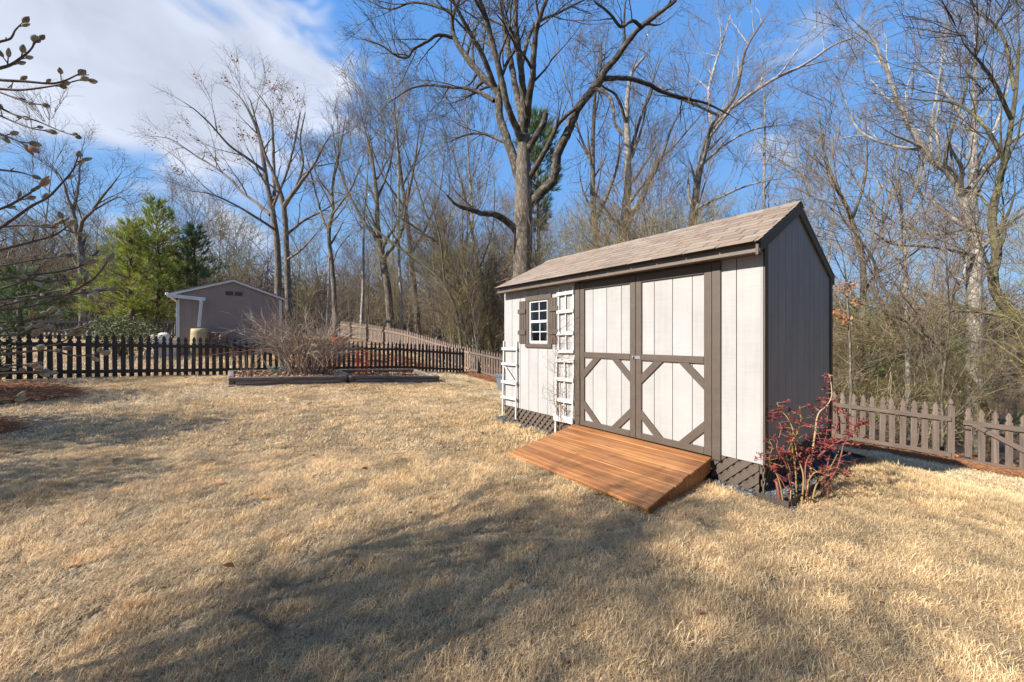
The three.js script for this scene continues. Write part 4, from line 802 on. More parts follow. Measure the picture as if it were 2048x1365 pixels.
{   // wire tomato cage
  const [x, z] = bedPoint(3.25, 0.75), y = groundY(x, z) + 0.07, t = thing('tomato_cage', 'red wire tomato cage standing in the raised bed', 'plant support', [x, y, z]), red = new THREE.MeshStandardMaterial({ color: lin(0.62, 0.07, 0.025), roughness: 0.45 });
  for (const [yy, rad] of [[0.20, 0.165], [0.48, 0.19], [0.80, 0.21]]) { const g = new THREE.TorusGeometry(rad, 0.006, 5, 28); g.rotateX(Math.PI / 2); part('ring', g, red, t, [0, yy, 0]); }
  for (let k = 0; k < 4; k++) { const a = k * Math.PI / 2 + 0.5, T = new Tubes(); T.add([V3(Math.cos(a) * 0.14, -0.12, Math.sin(a) * 0.14), V3(Math.cos(a) * 0.165, 0.2, Math.sin(a) * 0.165), V3(Math.cos(a) * 0.215, 0.84, Math.sin(a) * 0.215)], [0.006, 0.006, 0.006], 5); part('leg', T.build(), red, t); }
}
{   // grey bin behind the shed corner
  const p = at(1003, 767, 11.6), y = groundY(p.x, p.z), t = thing('storage_bin', 'grey plastic bin standing behind the shed front left corner', 'bin', [p.x + 0.16, y, p.z], 0.6), m = new THREE.MeshStandardMaterial({ color: lin(0.13, 0.15, 0.18), roughness: 0.5 });
  const body = new THREE.CylinderGeometry(0.34, 0.29, 0.46, 4, 1); body.rotateY(Math.PI / 4); part('body', body.toNonIndexed(), m, t, [0, 0.23, 0]); t.children[0].geometry.computeVertexNormals();
  part('lid', board(0.52, 0.06, 0.52, 0.014), m, t, [0, 0.49, 0]); part('rim', board(0.54, 0.03, 0.54, 0.008), m, t, [0, 0.44, 0]);
}
// ---------------------------------------------------------------- the neighbour's yard
{
  const o = [-13.53, -14.87], d = [0.794, -0.608], turn = -Math.atan2(d[1], d[0]), baseY = groundY(o[0] + d[0] * 1.8, o[1] + d[1] * 1.8) - 0.03, W = 3.62, D = 4.6, t = thing('neighbour_shed', 'taupe outbuilding with white corner trim beyond the dark fence', 'shed', [o[0], baseY, o[1]], turn);
  const wallH = 2.42, peakX = 1.83, peakY = 3.26, eaveL = [-0.22, 2.50], eaveR = [3.84, 2.52];
  const taupe = [0, 1].map((i) => new THREE.MeshStandardMaterial({ map: paintMap([0.27, 0.21, 0.178], 0.14, 700 + i * 7), bumpMap: sawBump, bumpScale: 0.001, roughness: 0.8 })), top = (x) => (x < peakX ? lerp(wallH, peakY - 0.1, x / peakX) : lerp(peakY - 0.1, wallH, (x - peakX) / (W - peakX)));
  const g = part('gable_wall', prism([[0, -0.3], [W, -0.3], [W, top(W)], [peakX, top(peakX)], [0, top(0)]], -0.08, -0.008), wallBacking, t);
  for (let k = 0; k < 15; k++) { const a = k * 0.244 + 0.003, b = Math.min(W, a + 0.238); if (b - a < 0.03) continue; const poly = [[a, -0.3], [b, -0.3], [b, top(b)]]; if (a < peakX && b > peakX) poly.push([peakX, top(peakX)]); poly.push([a, top(a)]); part('siding_plank', prism(poly, -0.008, 0.002, 900 + k), taupe[k % 2], g); }
  part('side_wall', board(0.08, wallH + 0.3, D - 0.1, 0.002), taupe[0], t, [0.042, wallH / 2 - 0.15, -D / 2 - 0.08]); part('side_wall', board(0.08, wallH + 0.3, D - 0.1, 0.002), taupe[1], t, [W - 0.042, wallH / 2 - 0.15, -D / 2 - 0.08]); part('back_wall', board(W, wallH + 0.3, 0.08, 0.002), taupe[1], t, [W / 2, wallH / 2 - 0.15, -D - 0.08]);
  part('corner_trim', board(0.10, wallH + 0.25, 0.022, 0.002), whitePaint, t, [0.05, wallH / 2 - 0.10, 0.014]); part('corner_trim', board(0.10, wallH + 0.25, 0.022, 0.002), whitePaint, t, [W - 0.05, wallH / 2 - 0.10, 0.014]);
  const rf = part('roof', prism([[eaveL[0], eaveL[1]], [peakX, peakY], [eaveR[0], eaveR[1]], [eaveR[0], eaveR[1] - 0.03], [peakX, peakY - 0.035], [eaveL[0], eaveL[1] - 0.03]], -D - 0.2, 0.10), shingleMats[2], t);
  for (const [a, b] of [[eaveL, [peakX, peakY]], [[peakX, peakY], eaveR]]) part('rake_board', prism([[a[0], a[1] - 0.036], [b[0], b[1] - 0.040], [b[0], b[1] - 0.135], [a[0], a[1] - 0.13]], 0.06, 0.085, 8), whitePaint, rf);
  for (const x of [1.70, 2.02]) { const v = part('gable_vent', board(0.26, 0.17, 0.016, 0.002), trim, t, [x, 2.62, 0.012]); for (let i = 0; i < 4; i++) part('louvre', board(0.23, 0.012, 0.02, 0.002), trim, v, [0, -0.055 + i * 0.036, 0.014], [0.6, 0, 0]); }
  part('wall_light', board(0.07, 0.12, 0.06, 0.01), blackMetal, t, [0.02, 2.28, 0.06]);
  // gutter on the left eave and a downspout that drops to the barrel
  const gut = new Tubes(); part('gutter', board(0.12, D + 0.3, 0.11, 0.02), whitePaint, t, [-0.26, 2.44, -D / 2 - 0.02], [Math.PI / 2, 0, 0]);
  stick('downspout', t, [-0.24, 2.38, 0.16], [0.92, 2.28, 0.34], 0.13, 0.09, whitePaint, 2); stick('downspout', t, [0.80, 2.30, 0.34], [0.72, 1.15, 0.42], 0.10, 0.07, whitePaint, 3);
  // rain barrel
  const bt = thing('rain_barrel', 'tan rain barrel under the white downspout', 'barrel', [o[0] + d[0] * 0.74 - d[1] * -0.5 * 0 + 0.608 * 0.45, baseY - 0.05, o[1] + d[1] * 0.74 + 0.794 * 0.45]);
  part('body', new THREE.LatheGeometry([[0.001, 0], [0.24, 0], [0.27, 0.1], [0.30, 0.52], [0.28, 1.0], [0.27, 1.12], [0.001, 1.14]].map(([x, y]) => new THREE.Vector2(x, y)), 24), new THREE.MeshStandardMaterial({ color: lin(0.42, 0.33, 0.17), roughness: 0.6 }), bt);
  for (const y of [0.14, 0.52, 0.92]) { const k = new THREE.TorusGeometry(y === 0.52 ? 0.303 : 0.282, 0.012, 6, 24); k.rotateX(Math.PI / 2); part('hoop', k, new THREE.MeshStandardMaterial({ color: lin(0.36, 0.28, 0.14), roughness: 0.6 }), bt, [0, y, 0]); }
  // a planter of brown boards with green wire round it, along that wall
  const pl = thing('board_planter', 'brown board planter with low green wire fence beside the taupe outbuilding', 'planter', [o[0] + 0.608 * 0.9, baseY - 0.02, o[1] + 0.794 * 0.9], turn), wireG = new THREE.MeshStandardMaterial({ color: lin(0.03, 0.16, 0.08), roughness: 0.5 });
  for (let k = 0; k < 2; k++) { part('board', board(0.19, 3.2, 0.04, 0.004, k), cedarMat, pl, [2.7, 0.10 + k * 0.2, 0.4], [0, 0, Math.PI / 2]); part('board', board(0.19, 3.2, 0.04, 0.004, k), cedarMat, pl, [2.7, 0.10 + k * 0.2, -0.5], [0, 0, Math.PI / 2]); for (const x of [1.1, 4.3]) part('board', board(0.19, 0.86, 0.04, 0.004, k + 3), cedarMat, pl, [x, 0.10 + k * 0.2, -0.05], [0, Math.PI / 2, Math.PI / 2]); }
  for (let k = 0; k <= 13; k++) { const T = new Tubes(), x = 1.15 + k * 0.24; T.add([V3(x, 0.38, 0.37), V3(x, 0.66, 0.37)], [0.004, 0.004], 4); part('wire', T.build(), wireG, pl); } for (const y of [0.45, 0.55, 0.65]) { const T = new Tubes(); T.add([V3(1.12, y, 0.372), V3(2.7, y, 0.372), V3(4.28, y, 0.372)], [0.003, 0.003, 0.003], 4); part('wire', T.build(), wireG, pl); }
  // woven grey hoop of vines by the barrel
  const wv = thing('woven_cage', 'round brown woven twig cage beside the rain barrel', 'plant support', [o[0] + d[0] * 1.35 + 0.608 * 0.5, baseY, o[1] + d[1] * 1.35 + 0.794 * 0.5]), wr = rng(91), WT = new Tubes();
  for (let k = 0; k < 70; k++) { const a0 = wr() * 6.28, dr = (wr() < 0.5 ? -1 : 1) * (0.5 + wr()), pts = []; for (let i = 0; i <= 6; i++) { const f = i / 6, a = a0 + dr * f; pts.push(V3(Math.cos(a) * 0.30, 0.02 + 0.9 * f, Math.sin(a) * 0.30)); } WT.add(pts, pts.map(() => 0.006), 3); }
  part('twigs', WT.build(), rustTwig, wv); { const k = new THREE.TorusGeometry(0.30, 0.014, 6, 24); k.rotateX(Math.PI / 2); part('rim', k, strawTwig, wv, [0, 0.92, 0]); }
  // covered heap under a pale sheet
  const cp = at(322, 700, 14.6), cy = groundY(cp.x, cp.z), cov = thing('covered_heap', 'heap covered by a crumpled off white sheet beyond the fence', 'tarpaulin', [cp.x, cy, cp.z]), sg = new THREE.SphereGeometry(1, 36, 18, 0, 6.2832, 0, Math.PI / 2), sp = sg.attributes.position;
  for (let i = 0; i < sp.count; i++) { const x = sp.getX(i), y = sp.getY(i), z = sp.getZ(i), k = 1 + 0.32 * (fbm(x * 2.4 + 5, z * 2.4 + y * 2, 4, 0, 0, 93) - 0.5); sp.setXYZ(i, x * 0.62 * k, y * 0.92 * k * (0.86 + 0.3 * fbm(x * 2 + 1, z * 2, 2, 0, 0, 94)), z * 0.5 * k); }
  sg.computeVertexNormals(); part('sheet', sg, new THREE.MeshStandardMaterial({ color: lin(0.66, 0.57, 0.48), roughness: 0.85, side: THREE.DoubleSide }), cov);
  // orange tub
  const ob = at(678, 681, 15.2), oy = groundY(ob.x, ob.z), tub = thing('orange_tub', 'orange plastic tub on the clay behind the dead stems', 'tub', [ob.x, oy, ob.z], 0.4), om = new THREE.MeshStandardMaterial({ color: lin(0.62, 0.13, 0.025), roughness: 0.5, side: THREE.DoubleSide });
  part('body', new THREE.LatheGeometry([[0.001, 0.62], [0.22, 0.62], [0.34, 0.98], [0.36, 0.98], [0.24, 0.60], [0.001, 0.60]].map(([x, y]) => new THREE.Vector2(x, y)), 20), om, tub); part('stand', board(0.34, 0.62, 0.34, 0.01), timberMat[0], tub, [0, 0.30, 0]);
  // second dark fence far behind
  fence('picket_fence', 'distant dark picket fence behind the covered heap', { o: [-24, -18.5], d: [0.94, -0.34] }, 0.16, 0, 44, { yard: 1, h: 1.15, lift: 0.02, rails: [0.9, 0.2], posts: [0, 15, 30], mats: [darkPicketMats[0]], seed: 9 });
}
// ---------------------------------------------------------------- bare trees: hand-set trunks and limbs, branches grown on them, fine twigs as sprays
const sprayGeo = [0, 1, 2, 3, 4].map((v) => {      // a leafless spray, one metre long, pointing along +y
  const r = rng(2000 + v), T = new Tubes();
  const shoot = (p, d, L, rad, lvl) => {
    const n = lvl === 0 ? 5 : lvl === 1 ? 3 : 2, pts = [p.clone()], dir = d.clone();
    for (let i = 0; i < n; i++) { dir.add(V3(r() - 0.5, r() - 0.4, r() - 0.5).multiplyScalar(0.42)).normalize(); pts.push(pts[i].clone().addScaledVector(dir, L / n));
      if (lvl < 2) { const kids = lvl === 0 ? (i % 2 ? 2 : 1) : i ? 1 : 0; for (let k = 0; k < kids; k++) if (i > 0 || lvl) { const a = r() * 6.28; shoot(pts[i + 1], dir.clone().multiplyScalar(0.75).add(V3(Math.cos(a), 0.25 * (r() - 0.2), Math.sin(a)).multiplyScalar(0.75)).normalize(), L * (lvl ? 0.45 : 0.48) * (0.6 + 0.7 * r()), rad * 0.6, lvl + 1); } } }
    T.add(pts, pts.map((_, i) => rad * (1 - 0.55 * i / n)), 3);
  };
  shoot(V3(0, 0, 0), V3(0, 1, 0), 1, 0.0095, 0); return T.build();
});
const up = V3(0, 1, 0), tmpQ = new THREE.Quaternion();
function perp(d, a) { const x = Math.abs(d.y) > 0.9 ? V3(1, 0, 0) : V3(0, 1, 0), u = V3().crossVectors(d, x).normalize(), w = V3().crossVectors(d, u); return u.multiplyScalar(Math.cos(a)).addScaledVector(w, Math.sin(a)); }
class Tree {
  constructor(name, label, base, o) {
    this.t = thing(name, label, 'tree', [base.x, groundY(base.x, base.z), base.z], 0, o.group); this.o = { tw: 1, twist: 0.16, lift: 0.05, angle: 0.85, levels: 2, step: 0.55, sprays: 1, sprayLen: 1.1, ratio: 0.55, maxLen: 3.2, ...o };
    this.r = rng(o.seed); this.wood = new Tubes(); this.limb = new Tubes(); this.M = []; this.O = this.t.position;
  }
  spray(p, d, s) { const L = this.o.sprayLen * s * (0.65 + 0.7 * this.r()), w = L * this.o.tw; this.M.push(new THREE.Matrix4().compose(p, tmpQ.setFromUnitVectors(up, d), V3(w, L, w))); }
  sides(rad) { return rad > 0.12 ? 12 : rad > 0.05 ? 8 : rad > 0.02 ? 5 : 4; }
  // shoots along a limb
  clothe(pts, radii, lvl, from = 0.2, density = 1) {
    const o = this.o, r = this.r; let len = 0; for (let i = 1; i < pts.length; i++) len += pts[i].distanceTo(pts[i - 1]);
    let acc = 0, next = len * from + r() * o.step; const seg = V3(0, 0, 0);
    for (let i = 1; i < pts.length; i++) {
      const L = pts[i].distanceTo(pts[i - 1]); seg.subVectors(pts[i], pts[i - 1]).normalize();
      while (next < acc + L) {
        const f = (next - acc) / L, p = pts[i - 1].clone().lerp(pts[i], f), rad = lerp(radii[i - 1], radii[i], f), left = len - next, a = r() * 6.283;
        const d = seg.clone().multiplyScalar(Math.cos(o.angle)).addScaledVector(perp(seg, a), Math.sin(o.angle)).add(V3(0, o.lift * 2 + 0.12, 0)).normalize();
        if (lvl < o.levels) this.grow(p, d, Math.min(o.maxLen, (left * 0.55 + 0.5 + len * 0.12)) * (0.55 + 0.6 * r()) * (lvl ? 0.75 : 1), Math.min(rad * 0.62, rad * o.ratio * (0.7 + 0.5 * r())), lvl + 1); else if (r() < o.sprays) this.spray(p, d, 1);
        next += o.step * (lvl === 0 ? 1.15 : lvl === 1 ? 0.8 : 0.62) * (0.5 + r()) / density;
      }
      acc += L;
    }
    const e = pts.length - 1; for (let k = 0; k < 2; k++) this.spray(pts[e], seg.clone().add(V3(r() - 0.5, r() - 0.4, r() - 0.5).multiplyScalar(k * 0.9)).normalize(), 1);
  }
  grow(p, d, L, rad, lvl) {
    const o = this.o, r = this.r, n = Math.max(3, Math.round(L / 0.35)), pts = [p.clone()], dir = d.clone(); rad = Math.max(rad, 0.006);
    for (let i = 0; i < n; i++) { dir.add(V3(r() - 0.5, r() - 0.5, r() - 0.5).multiplyScalar(o.twist * 2.2)); dir.y += o.lift; dir.normalize(); pts.push(pts[i].clone().addScaledVector(dir, L / n)); }
    const radii = pts.map((_, i) => Math.max(0.004, rad * (1 - 0.72 * i / n))); this.limb.add(pts, radii, lvl > 1 ? 4 : this.sides(rad)); this.clothe(pts, radii, lvl, 0.22);
  }
  // a limb through given points: [x, y, z, radius]
  limbAlong(list, from = 0.2, density = 1, wob = 0.05, trunk = false) {
    const ctrl = list.map((p) => V3(p[0], p[1], p[2]).sub(this.O)), n = (list.length - 1) * 4, line = curve(ctrl, n), r = this.r;
    const radii = line.map((_, i) => { const f = i / n * (list.length - 1), k = Math.min(list.length - 2, Math.floor(f)); return lerp(list[k][3], list[k + 1][3], f - k) * (1 + (trunk ? 0.05 : 0.08) * (r() - 0.5)); });
    for (let i = 1; i < n; i++) line[i].add(V3(r() - 0.5, r() - 0.5, r() - 0.5).multiplyScalar(wob * Math.min(1, radii[i] * 6)));
    (trunk ? this.wood : this.limb).add(line, radii, Math.max(6, this.sides(radii[0]))); if (density > 0) this.clothe(line, radii, 0, from, density);
  }
  finish(barkTrunk, barkLimb, twigMat, variants = 3) {
    if (!this.wood.empty) part('trunk', this.wood.build(), barkTrunk, this.t);
    if (!this.limb.empty) part('branches', this.limb.build(), barkLimb, this.t);
    const k = variants; for (let v = 0; v < k; v++) { const M = this.M.filter((_, i) => i % k === v); if (M.length) instanced('twigs', sprayGeo[v], twigMat, M, this.t); }
    return this.t;
  }
}
const px = (list, depth, slope = 0) => list.map(([x, y, r, dz]) => { const p = at(x, y, depth + (dz ?? 0)); return [p.x, p.y, p.z, r]; });
const rootAt = (x, depth, topY) => { const p = at(x, topY, depth); return V3(p.x, 0, p.z); };
// ------------------------------------------------ the great oak behind the shed
{
  const D = 15.6, base = V3((1044 - 1024) / FOCAL * D, 0, -D), gy = groundY(base.x, base.z);
  const T = new Tree('oak_tree', 'huge bare oak with spreading dark limbs behind the shed roof', base, { seed: 11, levels: 2, sprays: 0.5, step: 0.66, sprayLen: 1.0, angle: 0.8, lift: 0.02, twist: 0.2, maxLen: 2.8 });
  const K = 0.41032, c = (x, y, r, dz) => { const p = at(700 + K * x, K * y, D + (dz ?? 0)); return [p.x, p.y, p.z, r]; };
  T.limbAlong([[base.x, gy - 0.3, base.z, 0.72], [base.x, gy + 0.5, base.z, 0.50], [base.x + 0.02, gy + 2, base.z, 0.42], c(842, 1250, 0.40), c(846, 1000, 0.39), c(846, 880, 0.36), c(845, 760, 0.28), c(848, 660, 0.22)], 0.8, 0, 0.02, true);
  T.limbAlong([c(838, 890, 0.24), c(800, 780, 0.20, 0.3), c(770, 690, 0.19, 0.6), c(735, 590, 0.175, 1.0), c(710, 430, 0.165, 1.3), c(660, 390, 0.155, 1.5), c(600, 320, 0.14, 1.9), c(540, 240, 0.125, 2.2), c(505, 170, 0.11, 2.4), c(500, 90, 0.09, 2.5), c(530, 0, 0.08, 2.5), c(560, -120, 0.05, 2.4)], 0.35);
  T.limbAlong([c(712, 440, 0.13, 1.3), c(650, 280, 0.11, 0.6), c(585, 160, 0.09, 0.2), c(530, 60, 0.07, -0.2), c(470, -60, 0.045, -0.6)], 0.2);
  T.limbAlong([c(702, 492, 0.10, 1.3), c(640, 455, 0.085, 1.8), c(560, 430, 0.075, 2.2), c(480, 425, 0.065, 2.6), c(400, 415, 0.055, 3.0), c(300, 430, 0.04, 3.2), c(190, 500, 0.025, 3.2)], 0.3, 1.1);
  T.limbAlong([c(770, 700, 0.085, 0.6), c(700, 670, 0.07, 1.4), c(640, 650, 0.06, 2.0), c(560, 660, 0.045, 2.4), c(490, 690, 0.03, 2.6)], 0.3);
  T.limbAlong([c(508, 185, 0.085, 2.4), c(430, 170, 0.075, 2.2), c(380, 200, 0.065, 2.0), c(310, 240, 0.058, 2.0), c(280, 280, 0.05, 1.8), c(230, 275, 0.042, 1.6), c(150, 220, 0.035, 1.4), c(60, 190, 0.02, 1.2)], 0.1, 1.2);
  T.limbAlong([c(500, 60, 0.075, 2.5), c(400, 25, 0.06, 2.9), c(300, 12, 0.05, 3.2), c(200, 45, 0.04, 3.4), c(90, 5, 0.025, 3.6)], 0.1, 1.2);
  T.limbAlong([c(846, 700, 0.17), c(800, 600, 0.14, -0.6), c(765, 500, 0.13, -1.0), c(725, 330, 0.12, -1.3), c(690, 200, 0.11, -1.5), c(665, 100, 0.10, -1.7), c(630, 0, 0.085, -2.0), c(590, -130, 0.05, -2.2)], 0.45);
  T.limbAlong([c(842, 660, 0.17), c(830, 540, 0.15, 0.4), c(810, 440, 0.14, 0.7), c(790, 330, 0.13, 1.0), c(765, 200, 0.12, 1.3), c(745, 100, 0.11, 1.5), c(735, 0, 0.095, 1.6), c(720, -160, 0.05, 1.8)], 0.4);
  T.limbAlong([c(850, 650, 0.17), c(845, 480, 0.15, -0.5), c(835, 350, 0.13, -0.8), c(815, 200, 0.115, -1.0), c(805, 80, 0.10, -1.2), c(810, 0, 0.09, -1.2), c(830, -140, 0.05, -1.4)], 0.4);
  T.limbAlong([c(858, 610, 0.15), c(875, 480, 0.13, -1.0), c(890, 370, 0.12, -1.6), c(895, 270, 0.11, -1.9), c(905, 170, 0.10, -2.1), c(920, 100, 0.085, -2.4), c(965, -20, 0.06, -2.8)], 0.35);
  T.limbAlong([c(832, 340, 0.10, 0.4), c(860, 220, 0.09, 0.9), c(890, 140, 0.08, 1.3), c(930, 100, 0.07, 1.6), c(1000, 70, 0.06, 2.0), c(1060, 40, 0.05, 2.4), c(1150, -5, 0.035, 2.8)], 0.3, 1.1);
  T.limbAlong([c(862, 740, 0.16), c(905, 665, 0.14, -0.4), c(942, 605, 0.125, -0.7), c(956, 552, 0.11, -0.8)], 0.9, 0.3);
  T.limbAlong([c(868, 880, 0.12), c(920, 790, 0.11, -0.5), c(970, 700, 0.10, -0.9), c(1010, 610, 0.085, -1.2), c(1060, 560, 0.07, -1.6), c(1110, 520, 0.05, -1.8)], 0.4, 0.8);
  T.limbAlong([c(865, 1000, 0.23), c(940, 930, 0.20, -0.2), c(985, 880, 0.19, -0.4), c(1005, 800, 0.185, -0.6), c(1015, 740, 0.18, -0.8), c(1055, 660, 0.17, -1.0), c(1090, 570, 0.165, -1.2), c(1130, 500, 0.155, -1.3), c(1180, 440, 0.145, -1.4), c(1220, 390, 0.14, -1.5), c(1245, 340, 0.125, -1.6), c(1300, 280, 0.115, -1.8), c(1345, 215, 0.105, -2.0), c(1420, 130, 0.09, -2.3), c(1500, 70, 0.075, -2.6), c(1590, 0, 0.055, -2.9)], 0.5);
  T.limbAlong([c(1235, 385, 0.10, -1.5), c(1330, 380, 0.09, -1.2), c(1440, 405, 0.08, -0.9), c(1530, 450, 0.07, -0.6), c(1640, 480, 0.06, -0.3), c(1740, 505, 0.045, 0), c(1850, 560, 0.025, 0.2)], 0.3, 1.1);
  T.limbAlong([c(1190, 432, 0.075, -1.4), c(1240, 450, 0.065, -2.0), c(1280, 500, 0.058, -2.4), c(1290, 600, 0.045, -2.7), c(1325, 660, 0.03, -2.9)], 0.3);
  T.limbAlong([c(1420, 132, 0.06, -2.3), c(1380, 100, 0.055, -2.6), c(1320, 130, 0.05, -2.9), c(1270, 70, 0.042, -3.1), c(1190, 5, 0.03, -3.3)], 0.1, 1.2);
  T.limbAlong([c(828, 1140, 0.17), c(760, 1075, 0.14, -0.3), c(700, 1045, 0.125, -0.6), c(640, 1040, 0.11, -0.9), c(580, 1020, 0.09, -1.1), c(520, 1000, 0.06, -1.3), c(470, 950, 0.03, -1.5)], 0.45, 0.9);
  T.finish(greyBark, oakBark, twigDark, 4);
}
// ------------------------------------------------ twin-trunked trees beyond the taupe outbuilding
{
  const D = 22, b = rootAt(557, D, 650), T = new Tree('hardwood_tree', 'tall bare tree with left sweeping limbs behind the taupe outbuilding', b, { seed: 21, levels: 2, sprays: 0.3, step: 0.95, sprayLen: 1.0, angle: 0.66, lift: 0.015, maxLen: 2.1 });
  const g = groundY(b.x, b.z);
  T.limbAlong([[b.x, g - 0.3, b.z, 0.34], ...px([[557, 650, 0.21], [556, 560, 0.19], [553, 480, 0.17], [545, 425, 0.15], [536, 380, 0.125], [528, 330, 0.12], [520, 280, 0.10], [505, 240, 0.06], [484, 200, 0.04], [465, 178, 0.015]], D)], 0.55, 1, 0.03, true);
  for (const l of [[[540, 430, 0.10], [512, 405, 0.09, 0.6], [485, 386, 0.08, 1.0], [458, 357, 0.07, 1.4], [424, 331, 0.06, 1.8], [392, 312, 0.05, 2.0], [366, 294, 0.04, 2.2], [340, 278, 0.03, 2.2], [305, 273, 0.015, 2.4]], [[533, 345, 0.09], [485, 310, 0.07, -0.8], [458, 291, 0.06, -1.2], [419, 247, 0.045, -1.6], [387, 218, 0.03, -2.0], [363, 202, 0.015, -2.2]], [[548, 400, 0.10], [547, 330, 0.09, 1.2], [545, 268, 0.075, 1.6], [540, 225, 0.06, 1.8], [529, 205, 0.04, 2.0], [510, 180, 0.015, 2.0]], [[550, 460, 0.08], [520, 440, 0.07, -1.4], [470, 410, 0.055, -2.0], [420, 388, 0.04, -2.4], [380, 382, 0.02, -2.6]], [[545, 415, 0.08], [575, 340, 0.06, -0.8], [590, 280, 0.05, -1.4], [600, 225, 0.03, -1.8]]]) T.limbAlong(px(l, D), 0.2);
  const lr = rng(23), LM = []; for (let k = 0; k < 46; k++) { const m = T.M[Math.floor(lr() * T.M.length)]; for (let j = 0; j < 7; j++) LM.push(new THREE.Matrix4().compose(V3((lr() - 0.5) * 0.4, 0.4 + 0.6 * lr(), (lr() - 0.5) * 0.4).applyMatrix4(m), new THREE.Quaternion().setFromEuler(new THREE.Euler(lr() * 6, lr() * 6, lr() * 6)), V3(1, 1, 1))); }
  instanced('dead_leaves', leafShape(0.08, 0.14, 0.03), deadLeaf, LM, T.t);
  T.finish(greyBark, greyBark, twigGrey, 3);
  const D2 = 20.5, b2 = rootAt(577, D2, 650), U = new Tree('hardwood_tree', 'slender bare tree forking high beside the outbuilding white trim', b2, { seed: 22, levels: 2, sprays: 0.3, step: 0.95, sprayLen: 1.0, angle: 0.68, lift: 0.015, maxLen: 2.0 }), g2 = groundY(b2.x, b2.z);
  U.limbAlong([[b2.x, g2 - 0.3, b2.z, 0.27], ...px([[578, 650, 0.175], [575, 560, 0.16], [572, 480, 0.145], [569, 430, 0.13], [563, 395, 0.12], [548, 350, 0.09], [530, 310, 0.07], [515, 255, 0.05], [500, 200, 0.025]], D2)], 0.5, 1, 0.03, true);
  for (const l of [[[568, 412, 0.11], [598, 370, 0.09, -0.5], [611, 352, 0.08, -0.8], [627, 331, 0.06, -1.0], [643, 299, 0.045, -1.2], [661, 270, 0.02, -1.4]], [[585, 390, 0.08, -0.3], [606, 330, 0.06, 0.5], [600, 280, 0.05, 0.9], [610, 225, 0.025, 1.2]], [[572, 470, 0.08], [610, 440, 0.06, 0.9], [640, 425, 0.045, 1.3], [680, 400, 0.02, 1.6]], [[573, 520, 0.07], [602, 500, 0.05, -0.9], [630, 470, 0.035, -1.3]]]) U.limbAlong(px(l, D2), 0.2);
  U.finish(greyBark, greyBark, twigGrey, 3);
}
// ------------------------------------------------ other single trees along the wood's edge
function edgeTree(label, D, seed, trunk, limbs, o = {}) {
  const [x0, y0, r0] = trunk[0], b = rootAt(x0, D, y0), T = new Tree(o.name ?? 'hardwood_tree', label, b, { seed, levels: 2, sprays: 0.34, step: 0.8, sprayLen: 1.1, angle: 0.72, lift: 0.025, maxLen: 2.3, ...o }), g = groundY(b.x, b.z);
  T.limbAlong([[b.x, g - 0.3, b.z, r0 * 1.3], ...px(trunk, D)], o.from ?? 0.35, o.dens ?? 1, 0.04, true);
  for (const l of limbs) T.limbAlong(px(l, D), 0.2, o.dens ?? 1);
  return T.finish(o.bark ?? greyBark, o.limbBark ?? o.bark ?? greyBark, o.twig ?? twigGrey, 3);
}
edgeTree('bare grey tree with forked crown beside the green pines', 26, 31, [[166, 640, 0.21], [163, 529, 0.19], [159, 492, 0.18], [152, 466, 0.14], [149, 439, 0.11], [143, 419, 0.10], [134, 394, 0.08], [127, 367, 0.06], [110, 340, 0.04], [92, 318, 0.02]], [[[147, 425, 0.08], [152, 399, 0.07, 0.5], [157, 365, 0.06, 0.8], [159, 330, 0.045, 1.0], [162, 303, 0.02, 1.0]], [[158, 480, 0.12], [164, 444, 0.10, -0.6], [184, 422, 0.085, -1.0], [204, 394, 0.065, -1.4], [222, 372, 0.045, -1.6], [239, 350, 0.02, -1.8]], [[160, 545, 0.08], [152, 529, 0.075, 0.6], [134, 497, 0.065, 1.2], [110, 464, 0.055, 1.6], [90, 437, 0.045, 2.0], [60, 414, 0.035, 2.2], [28, 397, 0.02, 2.4]], [[184, 422, 0.06, -1.0], [215, 405, 0.045, -0.4], [240, 395, 0.03, 0], [260, 410, 0.015, 0.2]]], { limbBark: brownBark, twig: twigDark });
edgeTree('grey trunked bare tree left of the oak, over the tan fence', 23, 32, [[782, 660, 0.26], [774, 575, 0.23], [763, 505, 0.20], [755, 450, 0.16], [752, 380, 0.12], [740, 300, 0.08], [720, 225, 0.03]], [[[765, 520, 0.12], [800, 470, 0.10, -0.8], [815, 400, 0.08, -1.4], [830, 320, 0.06, -1.8], [840, 240, 0.02, -2]], [[760, 490, 0.11], [720, 430, 0.09, 0.8], [690, 370, 0.07, 1.4], [672, 310, 0.05, 1.8], [664, 250, 0.02, 2.0]], [[754, 400, 0.08], [780, 330, 0.06, 0.9], [790, 260, 0.04, 1.3], [805, 190, 0.02, 1.6]]]);
edgeTree('thin bare tree with a crooked stem above the dead stems', 20, 33, [[670, 640, 0.12], [664, 533, 0.11], [657, 463, 0.10], [666, 422, 0.085], [664, 380, 0.07], [678, 310, 0.05], [690, 240, 0.02]], [[[658, 470, 0.07], [640, 420, 0.055, 0.7], [625, 360, 0.04, 1.1], [612, 310, 0.02, 1.3]], [[664, 430, 0.06], [700, 380, 0.045, -0.7], [722, 330, 0.03, -1.0]]], { twig: twigGrey });
